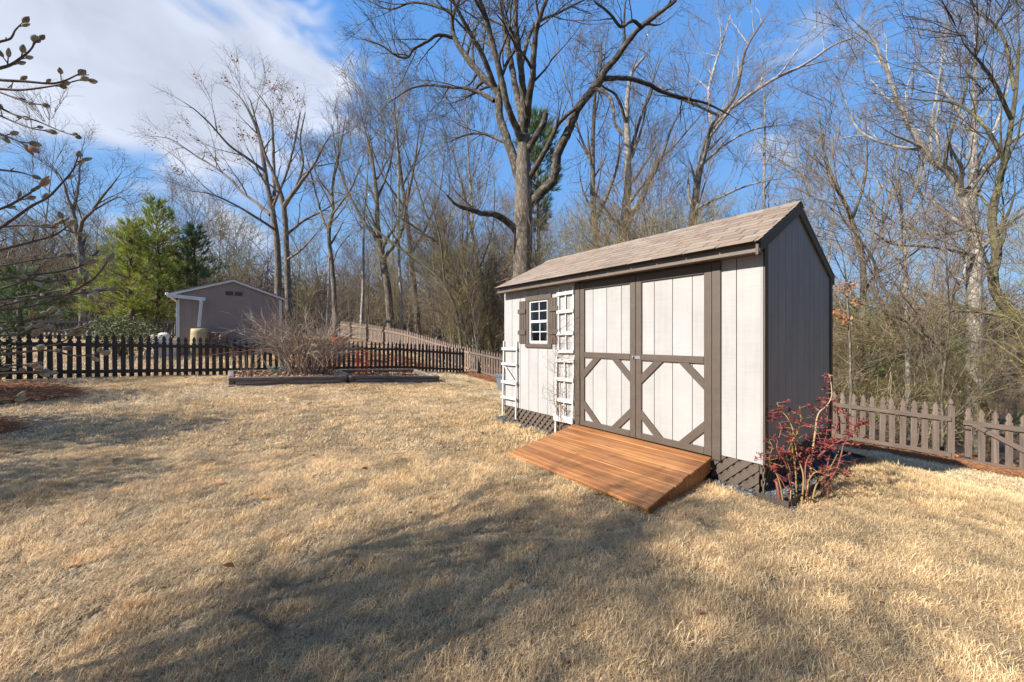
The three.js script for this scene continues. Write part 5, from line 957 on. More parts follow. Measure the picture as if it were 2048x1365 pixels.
edgeTree('dark straight bare tree over the fence corner', 25, 34, [[836, 665, 0.20], [828, 575, 0.18], [817, 463, 0.15], [802, 350, 0.10], [792, 250, 0.06], [785, 170, 0.02]], [[[822, 510, 0.09], [855, 450, 0.07, 0.8], [880, 380, 0.05, 1.2], [890, 300, 0.02, 1.6]], [[812, 420, 0.08], [770, 360, 0.06, -0.8], [745, 300, 0.04, -1.2], [730, 240, 0.02, -1.5]], [[806, 370, 0.07], [835, 310, 0.05, -0.8], [852, 250, 0.02, -1.2]]], { bark: brownBark, limbBark: greyBark });
edgeTree('mossy sapling leaning left over the fence corner', 17.5, 35, [[922, 690, 0.085], [904, 600, 0.08], [868, 547, 0.07], [812, 505, 0.06], [757, 463, 0.045], [705, 390, 0.02]], [[[890, 575, 0.05], [880, 480, 0.04, -0.5], [860, 400, 0.02, -0.8]]], { bark: mossBark, twig: twigOlive, maxLen: 2.2 });
edgeTree('mossy forked sapling leaning toward the red clay', 18.5, 36, [[950, 690, 0.08], [935, 610, 0.075], [900, 530, 0.065], [862, 455, 0.05], [830, 360, 0.035], [800, 270, 0.015]], [[[918, 570, 0.05], [935, 470, 0.04, 0.6], [930, 380, 0.02, 0.9]], [[880, 490, 0.045], [830, 455, 0.035, -0.6], [790, 430, 0.015, -1]]], { bark: mossBark, twig: twigOlive, maxLen: 2.2 });
edgeTree('slim mossy tree rising past the shed front left corner', 18, 37, [[985, 700, 0.075], [968, 600, 0.07], [950, 500, 0.06], [930, 400, 0.045], [905, 300, 0.02]], [[[958, 540, 0.045], [985, 460, 0.035, 0.6], [990, 380, 0.02, 0.9]]], { bark: mossBark, twig: twigTan, maxLen: 2.2 });
edgeTree('slender brown tree between the oak and the pale forked trunk', 21, 38, [[1196, 560, 0.19], [1192, 480, 0.18], [1187, 420, 0.16], [1185, 350, 0.14], [1187, 250, 0.11], [1192, 170, 0.07], [1200, 90, 0.02]], [[[1192, 440, 0.11], [1215, 390, 0.09, -0.5], [1235, 330, 0.07, -0.8], [1240, 260, 0.02, -1.1]], [[1186, 330, 0.08], [1160, 270, 0.06, 0.7], [1140, 190, 0.04, 1.1], [1120, 110, 0.02, 1.4]]]);
edgeTree('pale forked tree with broken tops behind the shed ridge', 17.5, 39, [[1248, 560, 0.25], [1250, 480, 0.235], [1252, 420, 0.21], [1256, 370, 0.17], [1256, 300, 0.15], [1254, 230, 0.12], [1262, 150, 0.08], [1290, 112, 0.05]], [[[1254, 445, 0.15], [1285, 395, 0.13, -0.4], [1303, 350, 0.105, -0.7], [1322, 315, 0.08, -1.0], [1346, 250, 0.05, -1.2], [1370, 208, 0.02, -1.4]], [[1256, 320, 0.09], [1280, 240, 0.075, 0.6], [1300, 180, 0.05, 1.0], [1322, 120, 0.02, 1.3]], [[1254, 250, 0.08], [1232, 190, 0.06, -0.7], [1205, 172, 0.045, -1.0], [1190, 150, 0.02, -1.2]]], { bark: paleBark, limbBark: greyBark, dens: 0.75, maxLen: 2.4 });
edgeTree('pale limbed tree reaching right above the shed ridge', 18.5, 40, [[1386, 560, 0.19], [1387, 452, 0.18], [1397, 354, 0.16], [1410, 303, 0.145], [1424, 256, 0.13], [1444, 229, 0.115], [1471, 189, 0.09], [1491, 101, 0.065], [1528, 40, 0.03]], [[[1455, 222, 0.09], [1542, 162, 0.075, -0.7], [1616, 125, 0.06, -1.2], [1666, 91, 0.045, -1.5], [1717, 71, 0.03, -1.7], [1767, 40, 0.015, -1.9]], [[1424, 258, 0.09], [1418, 180, 0.07, 0.9], [1440, 100, 0.05, 1.3], [1462, 30, 0.025, 1.6]], [[1440, 232, 0.07], [1380, 205, 0.06, -0.8], [1350, 195, 0.045, -1.2], [1310, 190, 0.02, -1.5]], [[1404, 330, 0.07], [1450, 290, 0.055, 1.0], [1500, 262, 0.04, 1.5], [1560, 250, 0.02, 1.8]], [[1390, 420, 0.07], [1440, 395, 0.055, -0.8], [1500, 370, 0.04, -1.3], [1545, 360, 0.02, -1.6]]], { bark: greyBark, limbBark: paleBark, dens: 1.1 });
edgeTree('pencil thin bare tree above the shed roof', 19, 41, [[1528, 560, 0.075], [1528, 415, 0.07], [1529, 320, 0.06], [1530, 236, 0.04], [1528, 150, 0.015]], [[[1529, 380, 0.04], [1560, 330, 0.03, 0.5], [1580, 280, 0.015, 0.7]]], { bark: paleBark, maxLen: 2.2 });
edgeTree('white barked tree with wide fork beyond the garden gate', 13, 42, [[1949, 850, 0.22], [1948, 708, 0.20], [1951, 615, 0.195], [1948, 538, 0.185], [1954, 486, 0.175], [1937, 431, 0.15], [1923, 388, 0.13], [1899, 344, 0.115], [1862, 317, 0.10], [1842, 286, 0.09], [1815, 243, 0.078], [1791, 189, 0.066], [1778, 152, 0.056], [1757, 101, 0.046], [1744, 74, 0.036], [1717, 50, 0.02]], [[[1928, 392, 0.11], [1970, 337, 0.095, -0.5], [1997, 310, 0.085, -0.8], [2020, 286, 0.07, -1.0], [2055, 262, 0.05, -1.2]], [[1952, 512, 0.07], [1900, 500, 0.06, -0.7], [1846, 492, 0.05, -1.1], [1785, 488, 0.038, -1.4], [1748, 465, 0.02, -1.6]], [[1850, 300, 0.055], [1780, 290, 0.045, 0.6], [1720, 262, 0.035, 1.0], [1690, 200, 0.015, 1.2]], [[1860, 318, 0.06], [1865, 240, 0.045, 0.8], [1880, 150, 0.03, 1.2], [1890, 60, 0.015, 1.5]], [[1890, 340, 0.06], [1900, 270, 0.05, -0.8], [1930, 190, 0.035, -1.2], [1940, 100, 0.015, -1.5]]], { bark: paleBark, maxLen: 2.6, dens: 1.15 });
edgeTree('straight pale trunk close behind the white barked fork', 15.5, 43, [[1946, 850, 0.17], [1946, 640, 0.16], [1946, 438, 0.145], [1946, 337, 0.13], [1949, 253, 0.10], [1950, 150, 0.06], [1958, 40, 0.02]], [[[1947, 330, 0.07], [1985, 270, 0.055, 0.6], [2010, 200, 0.04, 1.0], [2030, 120, 0.02, 1.2]], [[1948, 280, 0.06], [1910, 210, 0.045, 0.6], [1880, 170, 0.02, 1.0]]], { bark: paleBark });
edgeTree('dark mossy trunk leaning in at the wood beyond the gate', 9.5, 44, [[2080, 800, 0.12], [2048, 662, 0.11], [2000, 600, 0.10], [1986, 554, 0.095], [1994, 510, 0.09], [1985, 431, 0.08], [1998, 370, 0.07], [2014, 300, 0.055], [2030, 200, 0.04], [2040, 80, 0.02]], [[[1990, 470, 0.05], [1930, 460, 0.04, 0.6], [1870, 470, 0.03, 1.0], [1800, 450, 0.015, 1.3]], [[2010, 320, 0.05], [1960, 240, 0.04, 0.7], [1905, 205, 0.03, 1.0], [1840, 200, 0.015, 1.3]], [[2024, 240, 0.045], [1980, 150, 0.035, -0.4], [1930, 90, 0.015, -0.6]], [[2030, 180, 0.04], [2000, 60, 0.03, 0.4], [1950, 20, 0.015, 0.6]]], { bark: mossBark, twig: twigDark, maxLen: 2.0, step: 0.55 });
edgeTree('long bent branch leaning left across the wood edge', 10.5, 45, [[1975, 830, 0.075], [1929, 745, 0.072], [1877, 695, 0.066], [1840, 668, 0.06], [1815, 643, 0.055], [1772, 625, 0.05], [1766, 612, 0.045], [1775, 594, 0.042], [1760, 563, 0.038], [1748, 523, 0.033], [1717, 474, 0.027], [1686, 437, 0.02], [1668, 390, 0.01]], [[[1900, 708, 0.03], [1840, 702, 0.025, -0.4], [1790, 708, 0.02, -0.6], [1740, 735, 0.01, -0.8]], [[1770, 620, 0.03], [1735, 560, 0.02, 0.4], [1700, 520, 0.01, 0.6]]], { bark: brownBark, twig: twigTan, maxLen: 1.6, step: 0.5, from: 0.4 });
edgeTree('thin speckled trunk left of the white barked fork', 15, 46, [[1817, 830, 0.085], [1815, 692, 0.08], [1812, 615, 0.075], [1811, 554, 0.07], [1808, 470, 0.06], [1800, 380, 0.045], [1792, 290, 0.015]], [[[1811, 540, 0.04], [1770, 480, 0.03, 0.5], [1745, 400, 0.02, 0.8], [1730, 330, 0.01, 1]], [[1808, 460, 0.04], [1845, 400, 0.03, -0.5], [1860, 330, 0.015, -0.8]]], { bark: paleBark });
edgeTree('bare tree arching over the shed gable from the wood', 13.5, 47, [[1720, 800, 0.11], [1722, 680, 0.10], [1728, 580, 0.09], [1722, 500, 0.08], [1700, 430, 0.07], [1672, 370, 0.055], [1650, 310, 0.04], [1640, 240, 0.015]], [[[1724, 540, 0.05], [1760, 470, 0.04, 0.6], [1780, 400, 0.03, 0.9], [1790, 320, 0.015, 1.2]], [[1705, 440, 0.05], [1730, 360, 0.04, -0.6], [1735, 280, 0.02, -0.9]], [[1690, 410, 0.045], [1640, 400, 0.03, 0.5], [1600, 380, 0.015, 0.8]]], { twig: twigGrey });
// ------------------------------------------------ the wood behind: kinds of bare tree, repeated
function woodTree(label, seed, H, o) {
  const T = new Tree('woodland_tree', label, V3(0, 0, 0), { seed, ...o }), r = rng(seed + 500); T.t.position.set(0, 0, 0); T.O = T.t.position;
  const line = [], lean = (r() - 0.5) * 0.16 + (o.lean ?? 0), n = 6; let x = 0, z = 0;
  for (let i = 0; i <= n; i++) { line.push([x, H * i / n - (i ? 0 : 0.4), z, Math.max(0.012, o.rad * (1 - 0.93 * i / n) * (i ? 1 : 1.25))]); x += H / n * (lean + (r() - 0.5) * 0.10); z += H / n * (r() - 0.5) * 0.12; }
  T.limbAlong(line, o.clear ?? 0.35, 1, 0.05, true); const t = T.finish(o.bark, o.bark, o.twig, 2);
  if (o.leaves) { const M = [], C = [], q = V3(0, 0, 0); for (let k = 0; k < o.leaves; k++) { const m = T.M[Math.floor(r() * T.M.length)]; q.set((r() - 0.5) * 0.5, 0.2 + 0.8 * r(), (r() - 0.5) * 0.5).applyMatrix4(m); M.push(new THREE.Matrix4().compose(q.clone(), new THREE.Quaternion().setFromEuler(new THREE.Euler(r() * 6, r() * 6, r() * 6)), V3(1, 1, 1).multiplyScalar(0.6 + 0.8 * r()))); C.push(r() < 0.85 ? lin(0.8 + 0.7 * r(), 0.8 + 0.5 * r(), 1) : lin(1.9, 0.75, 1.2)); } instanced('leaves', leafShape(0.035, 0.06, 0.01), sproutLeaf, M, t, C); }
  return t;
}
const kinds = [
  woodTree('tall grey barked bare tree in the wood', 71, 15, { rad: 0.12, levels: 2, step: 1.1, sprayLen: 1.7, angle: 0.6, lift: 0.07, maxLen: 3.8, bark: greyBark, twig: twigGrey, tw: 1.1, sprays: 0.4 }),
  woodTree('brown leaning bare tree in the wood', 72, 13, { rad: 0.10, levels: 2, step: 1.0, sprayLen: 1.6, angle: 0.75, lift: 0.05, maxLen: 3.2, bark: brownBark, twig: twigGrey, lean: 0.08, tw: 1.1, sprays: 0.4 }),
  woodTree('tall pale barked bare tree in the wood', 73, 17, { rad: 0.13, levels: 2, step: 1.15, sprayLen: 1.8, angle: 0.55, lift: 0.08, maxLen: 4.2, bark: paleBark, twig: twigPale, clear: 0.45, tw: 1.1, sprays: 0.4 }),
  woodTree('shorter mossy bare tree in the wood', 74, 10, { rad: 0.09, levels: 2, step: 0.8, sprayLen: 1.4, angle: 0.8, lift: 0.04, maxLen: 2.6, bark: mossBark, twig: twigTan, lean: -0.1, tw: 1.1, sprays: 0.4 })];
const saplings = [
  woodTree('olive twigged sapling at the wood edge', 81, 5.5, { rad: 0.04, levels: 1, step: 0.3, sprayLen: 1.1, angle: 0.75, lift: 0.05, maxLen: 1.8, bark: mossBark, twig: twigOlive, clear: 0.1, lean: 0.1, leaves: 380, sprays: 0.8 }),
  woodTree('tan twigged leaning sapling at the wood edge', 82, 4.5, { rad: 0.035, levels: 1, step: 0.28, sprayLen: 1.0, angle: 0.85, lift: 0.03, maxLen: 1.6, bark: brownBark, twig: twigTan, clear: 0.08, lean: -0.12, leaves: 300, sprays: 0.8 }),
  woodTree('tall grey twigged sapling at the wood edge', 83, 6.5, { rad: 0.045, levels: 1, step: 0.34, sprayLen: 1.2, angle: 0.65, lift: 0.06, maxLen: 1.9, bark: greyBark, twig: twigGrey, clear: 0.15, lean: 0.14, leaves: 60, sprays: 0.7 })];
{
  const place = (proto, first, x, z, turn, s, group) => {
    let o = proto; if (!first) { o = proto.clone(); o.name = numbered('woodland_tree'); scene.add(o); o.userData = { ...proto.userData }; }
    o.position.set(x, groundY(x, z), z); o.rotation.y = turn; o.scale.setScalar(s); const q = -z > 1 ? x / -z : 2, where = group.startsWith('saplings') ? (q > 1.39 ? 'down the slope beside the yard' : q > 0.8 ? 'beyond the sunlit fence and gate' : q > -0.05 ? 'behind the shed' : q > -0.5 ? 'above the tan climbing fence' : 'beyond the neighbour yard') : (q > 1.39 ? 'down the slope beside the yard' : q > 0.75 ? 'beyond the gate' : q > 0.02 ? 'behind the shed and the oak' : q > -0.5 ? 'between oak and taupe outbuilding' : 'behind pines and outbuilding'); o.userData.group = group; o.userData.label = (proto.userData.kindLabel ??= proto.userData.label.replace(/ (in the wood|at the wood edge)$/, '')) + ' ' + where; return o;
  };
  {   // the far side of the wood, one brown-grey mass
    const fr = rng(405), M = []; for (let i = 0; i < 5200; i++) { const a = lerp(-1.02, 1.02, fr()), R = 52 + 40 * fr(), x = Math.sin(a) * R, z = -Math.cos(a) * R, s = 3 + 5 * fr(); M.push(new THREE.Matrix4().compose(V3(x, groundY(x, z) + 4.5 * fr() * fr(), z), new THREE.Quaternion().setFromEuler(new THREE.Euler((fr() - 0.5) * 1.4, fr() * 6.28, (fr() - 0.5) * 1.4)), V3(s * 1.5, s, s * 1.5))); }
    const fw = instanced('far_woods', sprayGeo[1], twigGrey, M, scene); fw.userData = { kind: 'stuff', label: 'far side of the bare wood seen between the trunks', category: 'woods' };
  }
  const r = rng(404), used = new Set();
  const spots = [];
  // far rows, mostly left and centre, in uneven clumps
  for (let i = 0; i < 50; i++) { const X = lerp(-1.5, 1.5, (i + r()) / 50), Z = 28 + 26 * r(); spots.push([X * Z, -Z]); }
  for (let i = 0; i < 9; i++) { const X = lerp(-0.45, 0.6, r()), Z = 20 + 7 * r(); spots.push([X * Z, -Z]); }
  for (let i = 0; i < 5; i++) { const X = lerp(0.75, 1.6, r()), Z = 18 + 14 * r(); spots.push([X * Z, -Z]); }
  for (let i = 0; i < 16; i++) { const a = lerp(-0.22, 0.75, (i + 0.3 * r()) / 16), R = 16 + 9 * r(); spots.push([Math.cos(a) * R, -4 + Math.sin(a) * R]); }      // the wood goes on down the slope beside the yard
  for (const [x, z] of spots) { if (yardSideOfBack(x, z) > -1.5 && x > -8) continue; if (x < -9 && z > -23 && z < -8) continue; const k = Math.floor(r() * 4), s = 0.75 + 0.45 * r(); place(kinds[k], !used.has(k), x, z, r() * 6.28, s, 'bare trees of the wood'); used.add(k); }
  const su = new Set(), more = [];
  for (let i = 0; i < 70; i++) { const X = lerp(-1.45, -0.15, r()), Z = 25 + 16 * r(); more.push([X * Z, -Z, 0.8 + 0.6 * r()]); }
  for (let i = 0; i < 26; i++) { const X = lerp(-0.48, 0.05, r()), Z = 20.5 + 8 * r(); if (yardSideOfBack(X * Z, -Z) < -1) more.push([X * Z, -Z, 0.8 + 0.5 * r()]); }
  for (let i = 0; i < 34; i++) { const X = lerp(0.8, 1.5, r()), Z = 11 + 13 * r(); more.push([X * Z, -Z, 0.4 + 0.35 * r()]); }
  for (const [x, z, s] of more) { const k = Math.floor(r() * 3); place(saplings[k], !su.has(k), x, z, r() * 6.28, s, 'saplings at the wood edge'); su.add(k); }
  for (let i = 0; i < 110; i++) {
    const along = lerp(-100, 46, r()), back = -0.7 - 7 * Math.pow(r(), 1.3), x = backFence.o[0] + backFence.d[0] * 0.1524 * along + back * -0.659, z = backFence.o[1] + backFence.d[1] * 0.1524 * along + back * 0.752;
    const k = Math.floor(r() * 3), s = along > -20 ? 0.35 + 0.38 * r() : 0.55 + 0.6 * r(); place(saplings[k], !su.has(k), x, z, r() * 6.28, s, 'saplings at the wood edge'); su.add(k);
  }
}
// ---------------------------------------------------------------- pines
const needleTuft = (seed, n, w) => {      // a brush of needles, one unit long along +y
  const r = rng(seed), P = [], I = [];
  for (let k = 0; k < n; k++) { const a = r() * 6.28, t = 0.15 + 0.75 * r(), y0 = 0.5 * r(), L = 0.45 + 0.35 * r(), dx = Math.cos(a) * Math.sin(t), dz = Math.sin(a) * Math.sin(t), dy = Math.cos(t), o = P.length / 3; P.push(-Math.sin(a) * w, y0, Math.cos(a) * w, Math.sin(a) * w, y0, -Math.cos(a) * w, dx * L, y0 + dy * L, dz * L); I.push(o, o + 1, o + 2); }
  const g = new THREE.BufferGeometry(); g.setAttribute('position', new THREE.Float32BufferAttribute(P, 3)); g.setIndex(I); g.computeVertexNormals(); return g;
};
const tufts = [needleTuft(3001, 34, 0.022), needleTuft(3002, 30, 0.026)];
function pine(label, x, z, H, spread, clear, seed, mat, o = {}) {
  const t = thing('pine_tree', label, 'tree', [x, groundY(x, z), z], 0, o.group), r = rng(seed), W = new Tubes(), B = new Tubes(), M = [[], []], C = [[], []];
  const lean = (r() - 0.5) * 0.05, tr = []; for (let i = 0; i <= 8; i++) tr.push(V3(lean * H * i / 8 + 0.1 * (r() - 0.5), H * i / 8 - (i ? 0 : 0.3), 0.1 * (r() - 0.5)));
  W.add(tr, tr.map((_, i) => (o.rad ?? 0.14) * (1.15 - i / 8)), 8);
  for (let y = H * clear; y < H * 0.985; y += (o.gap ?? 0.34) * (0.6 + 0.8 * r())) {
    const f = (y - H * clear) / (H * (1 - clear)), prof = spread * (o.round ? Math.sqrt(Math.max(0.05, 1 - (2 * f - 1) ** 2)) : Math.pow(1 - f, 0.75) * (0.55 + 0.45 * Math.min(1, f * 5)) + 0.12), n = 3 + Math.floor(r() * 3), a0 = r() * 6.28, p0 = V3(lean * y, y, 0);
    for (let k = 0; k < n; k++) {
      const a = a0 + k * 6.28 / n + (r() - 0.5) * 0.7, L = prof * (0.6 + 0.55 * r()), el = lerp(-0.05, 0.7, f) + 0.25 * (r() - 0.5), pts = [p0.clone()], d = V3(Math.cos(a) * Math.cos(el), Math.sin(el), Math.sin(a) * Math.cos(el));
      for (let i = 1; i <= 4; i++) { d.y += 0.07; pts.push(pts[i - 1].clone().addScaledVector(d.clone().normalize(), L / 4)); }
      B.add(pts, pts.map((_, i) => (0.028 - 0.005 * i) * (0.5 + L * 0.35)), 4);
      const m = Math.round((5 + L * 8) * (o.full ?? 1));
      for (let q = 0; q < m; q++) {
        const s = 1 - Math.pow(r(), 1.6) * 0.8, i = Math.min(3, Math.floor(s * 4)), p = pts[i].clone().lerp(pts[i + 1], s * 4 - i), w = L * 0.22 * (1.1 - s * 0.4), dir = d.clone().add(V3(r() - 0.5, r() - 0.2, r() - 0.5).multiplyScalar(1.7)).normalize();
        p.add(V3(r() - 0.5, (r() - 0.5) * 0.6, r() - 0.5).multiplyScalar(w * 2)); const v = r() < 0.5 ? 0 : 1, sc = (o.tuft ?? 0.42) * (0.7 + 0.6 * r());
        M[v].push(new THREE.Matrix4().compose(p, tmpQ.setFromUnitVectors(up, dir), V3(sc, sc, sc))); const g = 0.75 + 0.6 * r(); C[v].push(lin(g * (0.85 + 0.5 * r() * (o.gold ?? 0.5)), g, g));
      }
    }
  }
  part('trunk', W.build(), brownBark, t); part('branches', B.build(), brownBark, t);
  for (const v of [0, 1]) instanced('needles', tufts[v], mat, M[v], t, C[v]); return t;
}
const spot = (pxx, depth) => [(pxx - 1024) / FOCAL * depth, -depth];
const needleMat = new THREE.MeshPhysicalMaterial({ color: lin(0.29, 0.35, 0.045), roughness: 0.7, transmission: 0.3, thickness: 0, side: THREE.DoubleSide });
const needleDark = new THREE.MeshPhysicalMaterial({ color: lin(0.12, 0.18, 0.055), roughness: 0.7, transmission: 0.25, thickness: 0, side: THREE.DoubleSide });
pine('bushy bright green pine left of the taupe outbuilding, tallest of three', ...spot(318, 23), 8.3, 2.6, 0.10, 51, needleMat, { gold: 1, full: 0.85, tuft: 0.38 });
pine('broad yellow green pine filling in front of the taller pine', ...spot(262, 21.5), 6.6, 2.5, 0.08, 52, needleMat, { gold: 1, full: 0.85, tuft: 0.38 });
pine('darker thin pine against the taupe outbuilding roof', ...spot(392, 24), 7.0, 1.7, 0.22, 53, needleDark, { full: 0.8 });
pine('low dark evergreen far left behind the dark fence', ...spot(40, 21), 3.6, 2.1, 0.05, 54, needleDark, {});
pine('small green pine between the left bare tree and the fence', ...spot(120, 27), 4.2, 1.9, 0.08, 55, needleDark, {});
pine('tall pine showing green behind the oak trunk', ...spot(1082, 31), 21.5, 1.9, 0.55, 56, needleDark, { round: true, rad: 0.24, tuft: 0.6, gap: 0.6 });
pine('green pine low in the wood right of the shed gable', ...spot(1705, 19), 6.2, 2.2, 0.30, 57, needleDark, { full: 0.8, gold: 0.8 });
pine('small cedar green in the undergrowth beyond the gate', ...spot(1905, 15.5), 4.0, 1.5, 0.05, 58, needleDark, { full: 0.8 });
pine('green cedar beside the thin speckled trunk', ...spot(1800, 20), 6.5, 1.9, 0.05, 59, needleDark, { full: 0.8 });
// ---------------------------------------------------------------- leafy evergreen shrubs
function leafShrub(name, label, x, z, w, h, seed, count, mat, size, o = {}) {
  const y = groundY(x, z), t = thing(name, label, 'shrub', [x, y, z], 0, o.group), r = rng(seed), T = new Tubes(), M = [], C = [];
  for (let k = 0; k < 26; k++) { const a = r() * 6.28, e = V3(Math.cos(a) * w * 0.8 * r(), h * (0.45 + 0.5 * r()), Math.sin(a) * w * 0.8 * r()); T.add([V3(e.x * 0.1, -0.05, e.z * 0.1), V3(e.x * 0.5, e.y * 0.5, e.z * 0.4), e], [0.018, 0.012, 0.006], 4); }
  for (let k = 0; k < count; k++) {
    const a = r() * 6.28, c = r() * 2 - 1, q = Math.pow(r(), 0.38), lump = 0.78 + 0.42 * fbm(Math.cos(a) * 1.8 + 5 + seed, c * 2 + Math.sin(a) * 1.8, 3, 0, 0, seed), s = Math.sqrt(1 - c * c);
    const p = V3(Math.cos(a) * s * w * q * lump, h * 0.52 + c * h * 0.5 * q * lump, Math.sin(a) * s * w * q * lump); if (p.y < 0.04) continue;
    M.push(new THREE.Matrix4().compose(p, new THREE.Quaternion().setFromEuler(new THREE.Euler(r() * 6, r() * 6, r() * 6)), V3(1, 1, 1).multiplyScalar(0.7 + 0.6 * r()))); const g = 0.7 + 0.7 * r(), red = o.red && r() < o.red ? 1 : 0; C.push(red ? lin(2.6, 0.9, 0.8) : lin(g * (1 + 0.4 * r()), g, g));
  }
  part('stems', T.build(), brownBark, t); instanced('leaves', leafShape(size * 0.5, size, size * 0.12), mat, M, t, C); return t;
}
leafShrub('camellia_shrub', 'glossy green rounded shrub with reddish tips behind the dark fence', ...spot(243, 13.4), 1.05, 1.55, 66, 2600, leafMat(0.075, 0.115, 0.022, 0.15), 0.085, { red: 0.08 });
leafShrub('evergreen_shrub', 'dark evergreen shrub spilling over the far end of the dark fence', -11.6, -7.7, 0.95, 1.55, 67, 1900, hollyLeaf, 0.07);
leafShrub('evergreen_shrub', 'dense evergreen shrub in the pine straw, near the dark fence', -10.6, -5.4, 1.2, 2.3, 68, 5200, hollyLeaf, 0.085);
leafShrub('evergreen_shrub', 'broad evergreen shrub in the pine straw bed', -8.9, -3.1, 1.15, 3.0, 69, 7000, hollyLeaf, 0.085);
leafShrub('evergreen_shrub', 'smaller evergreen shrub at the lawn end of the pine straw', -6.7, -2.0, 0.85, 2.1, 70, 4600, hollyLeaf, 0.07);
// ---------------------------------------------------------------- a sapling that kept its dead leaves, by the gable
{
  const D = 9.2, b = rootAt(1702, D, 800), T = new Tree('beech_sapling', 'young beech holding orange dead leaves beside the shed gable', b, { seed: 88, levels: 1, step: 0.35, sprayLen: 0.7, angle: 0.9, lift: 0.01, maxLen: 1.1 }), g = groundY(b.x, b.z), r = rng(89);
  T.limbAlong([[b.x, g - 0.2, b.z, 0.035], ...px([[1702, 780, 0.03], [1700, 680, 0.026], [1695, 600, 0.02], [1690, 530, 0.008]], D)], 0.3, 1, 0.03, true); T.finish(greyBark, greyBark, twigGrey, 2);
  const M = []; for (const [x, y, n, w] of [[1682, 576, 34, 16], [1700, 572, 24, 12], [1678, 630, 34, 14], [1694, 642, 26, 12], [1712, 606, 12, 8]]) for (let k = 0; k < n; k++) { const p = at(x + (r() - 0.5) * w * 2, y + (r() - 0.5) * w * 1.3, D + (r() - 0.5) * 0.5).sub(T.O); M.push(new THREE.Matrix4().compose(p, new THREE.Quaternion().setFromEuler(new THREE.Euler(r() * 6, r() * 6, r() * 6)), V3(1, 1, 1).multiplyScalar(0.8 + 0.5 * r()))); }
  instanced('dead_leaves', leafShape(0.05, 0.10, 0.015), leafMat(0.50, 0.235, 0.10, 0.35), M, T.t);
}
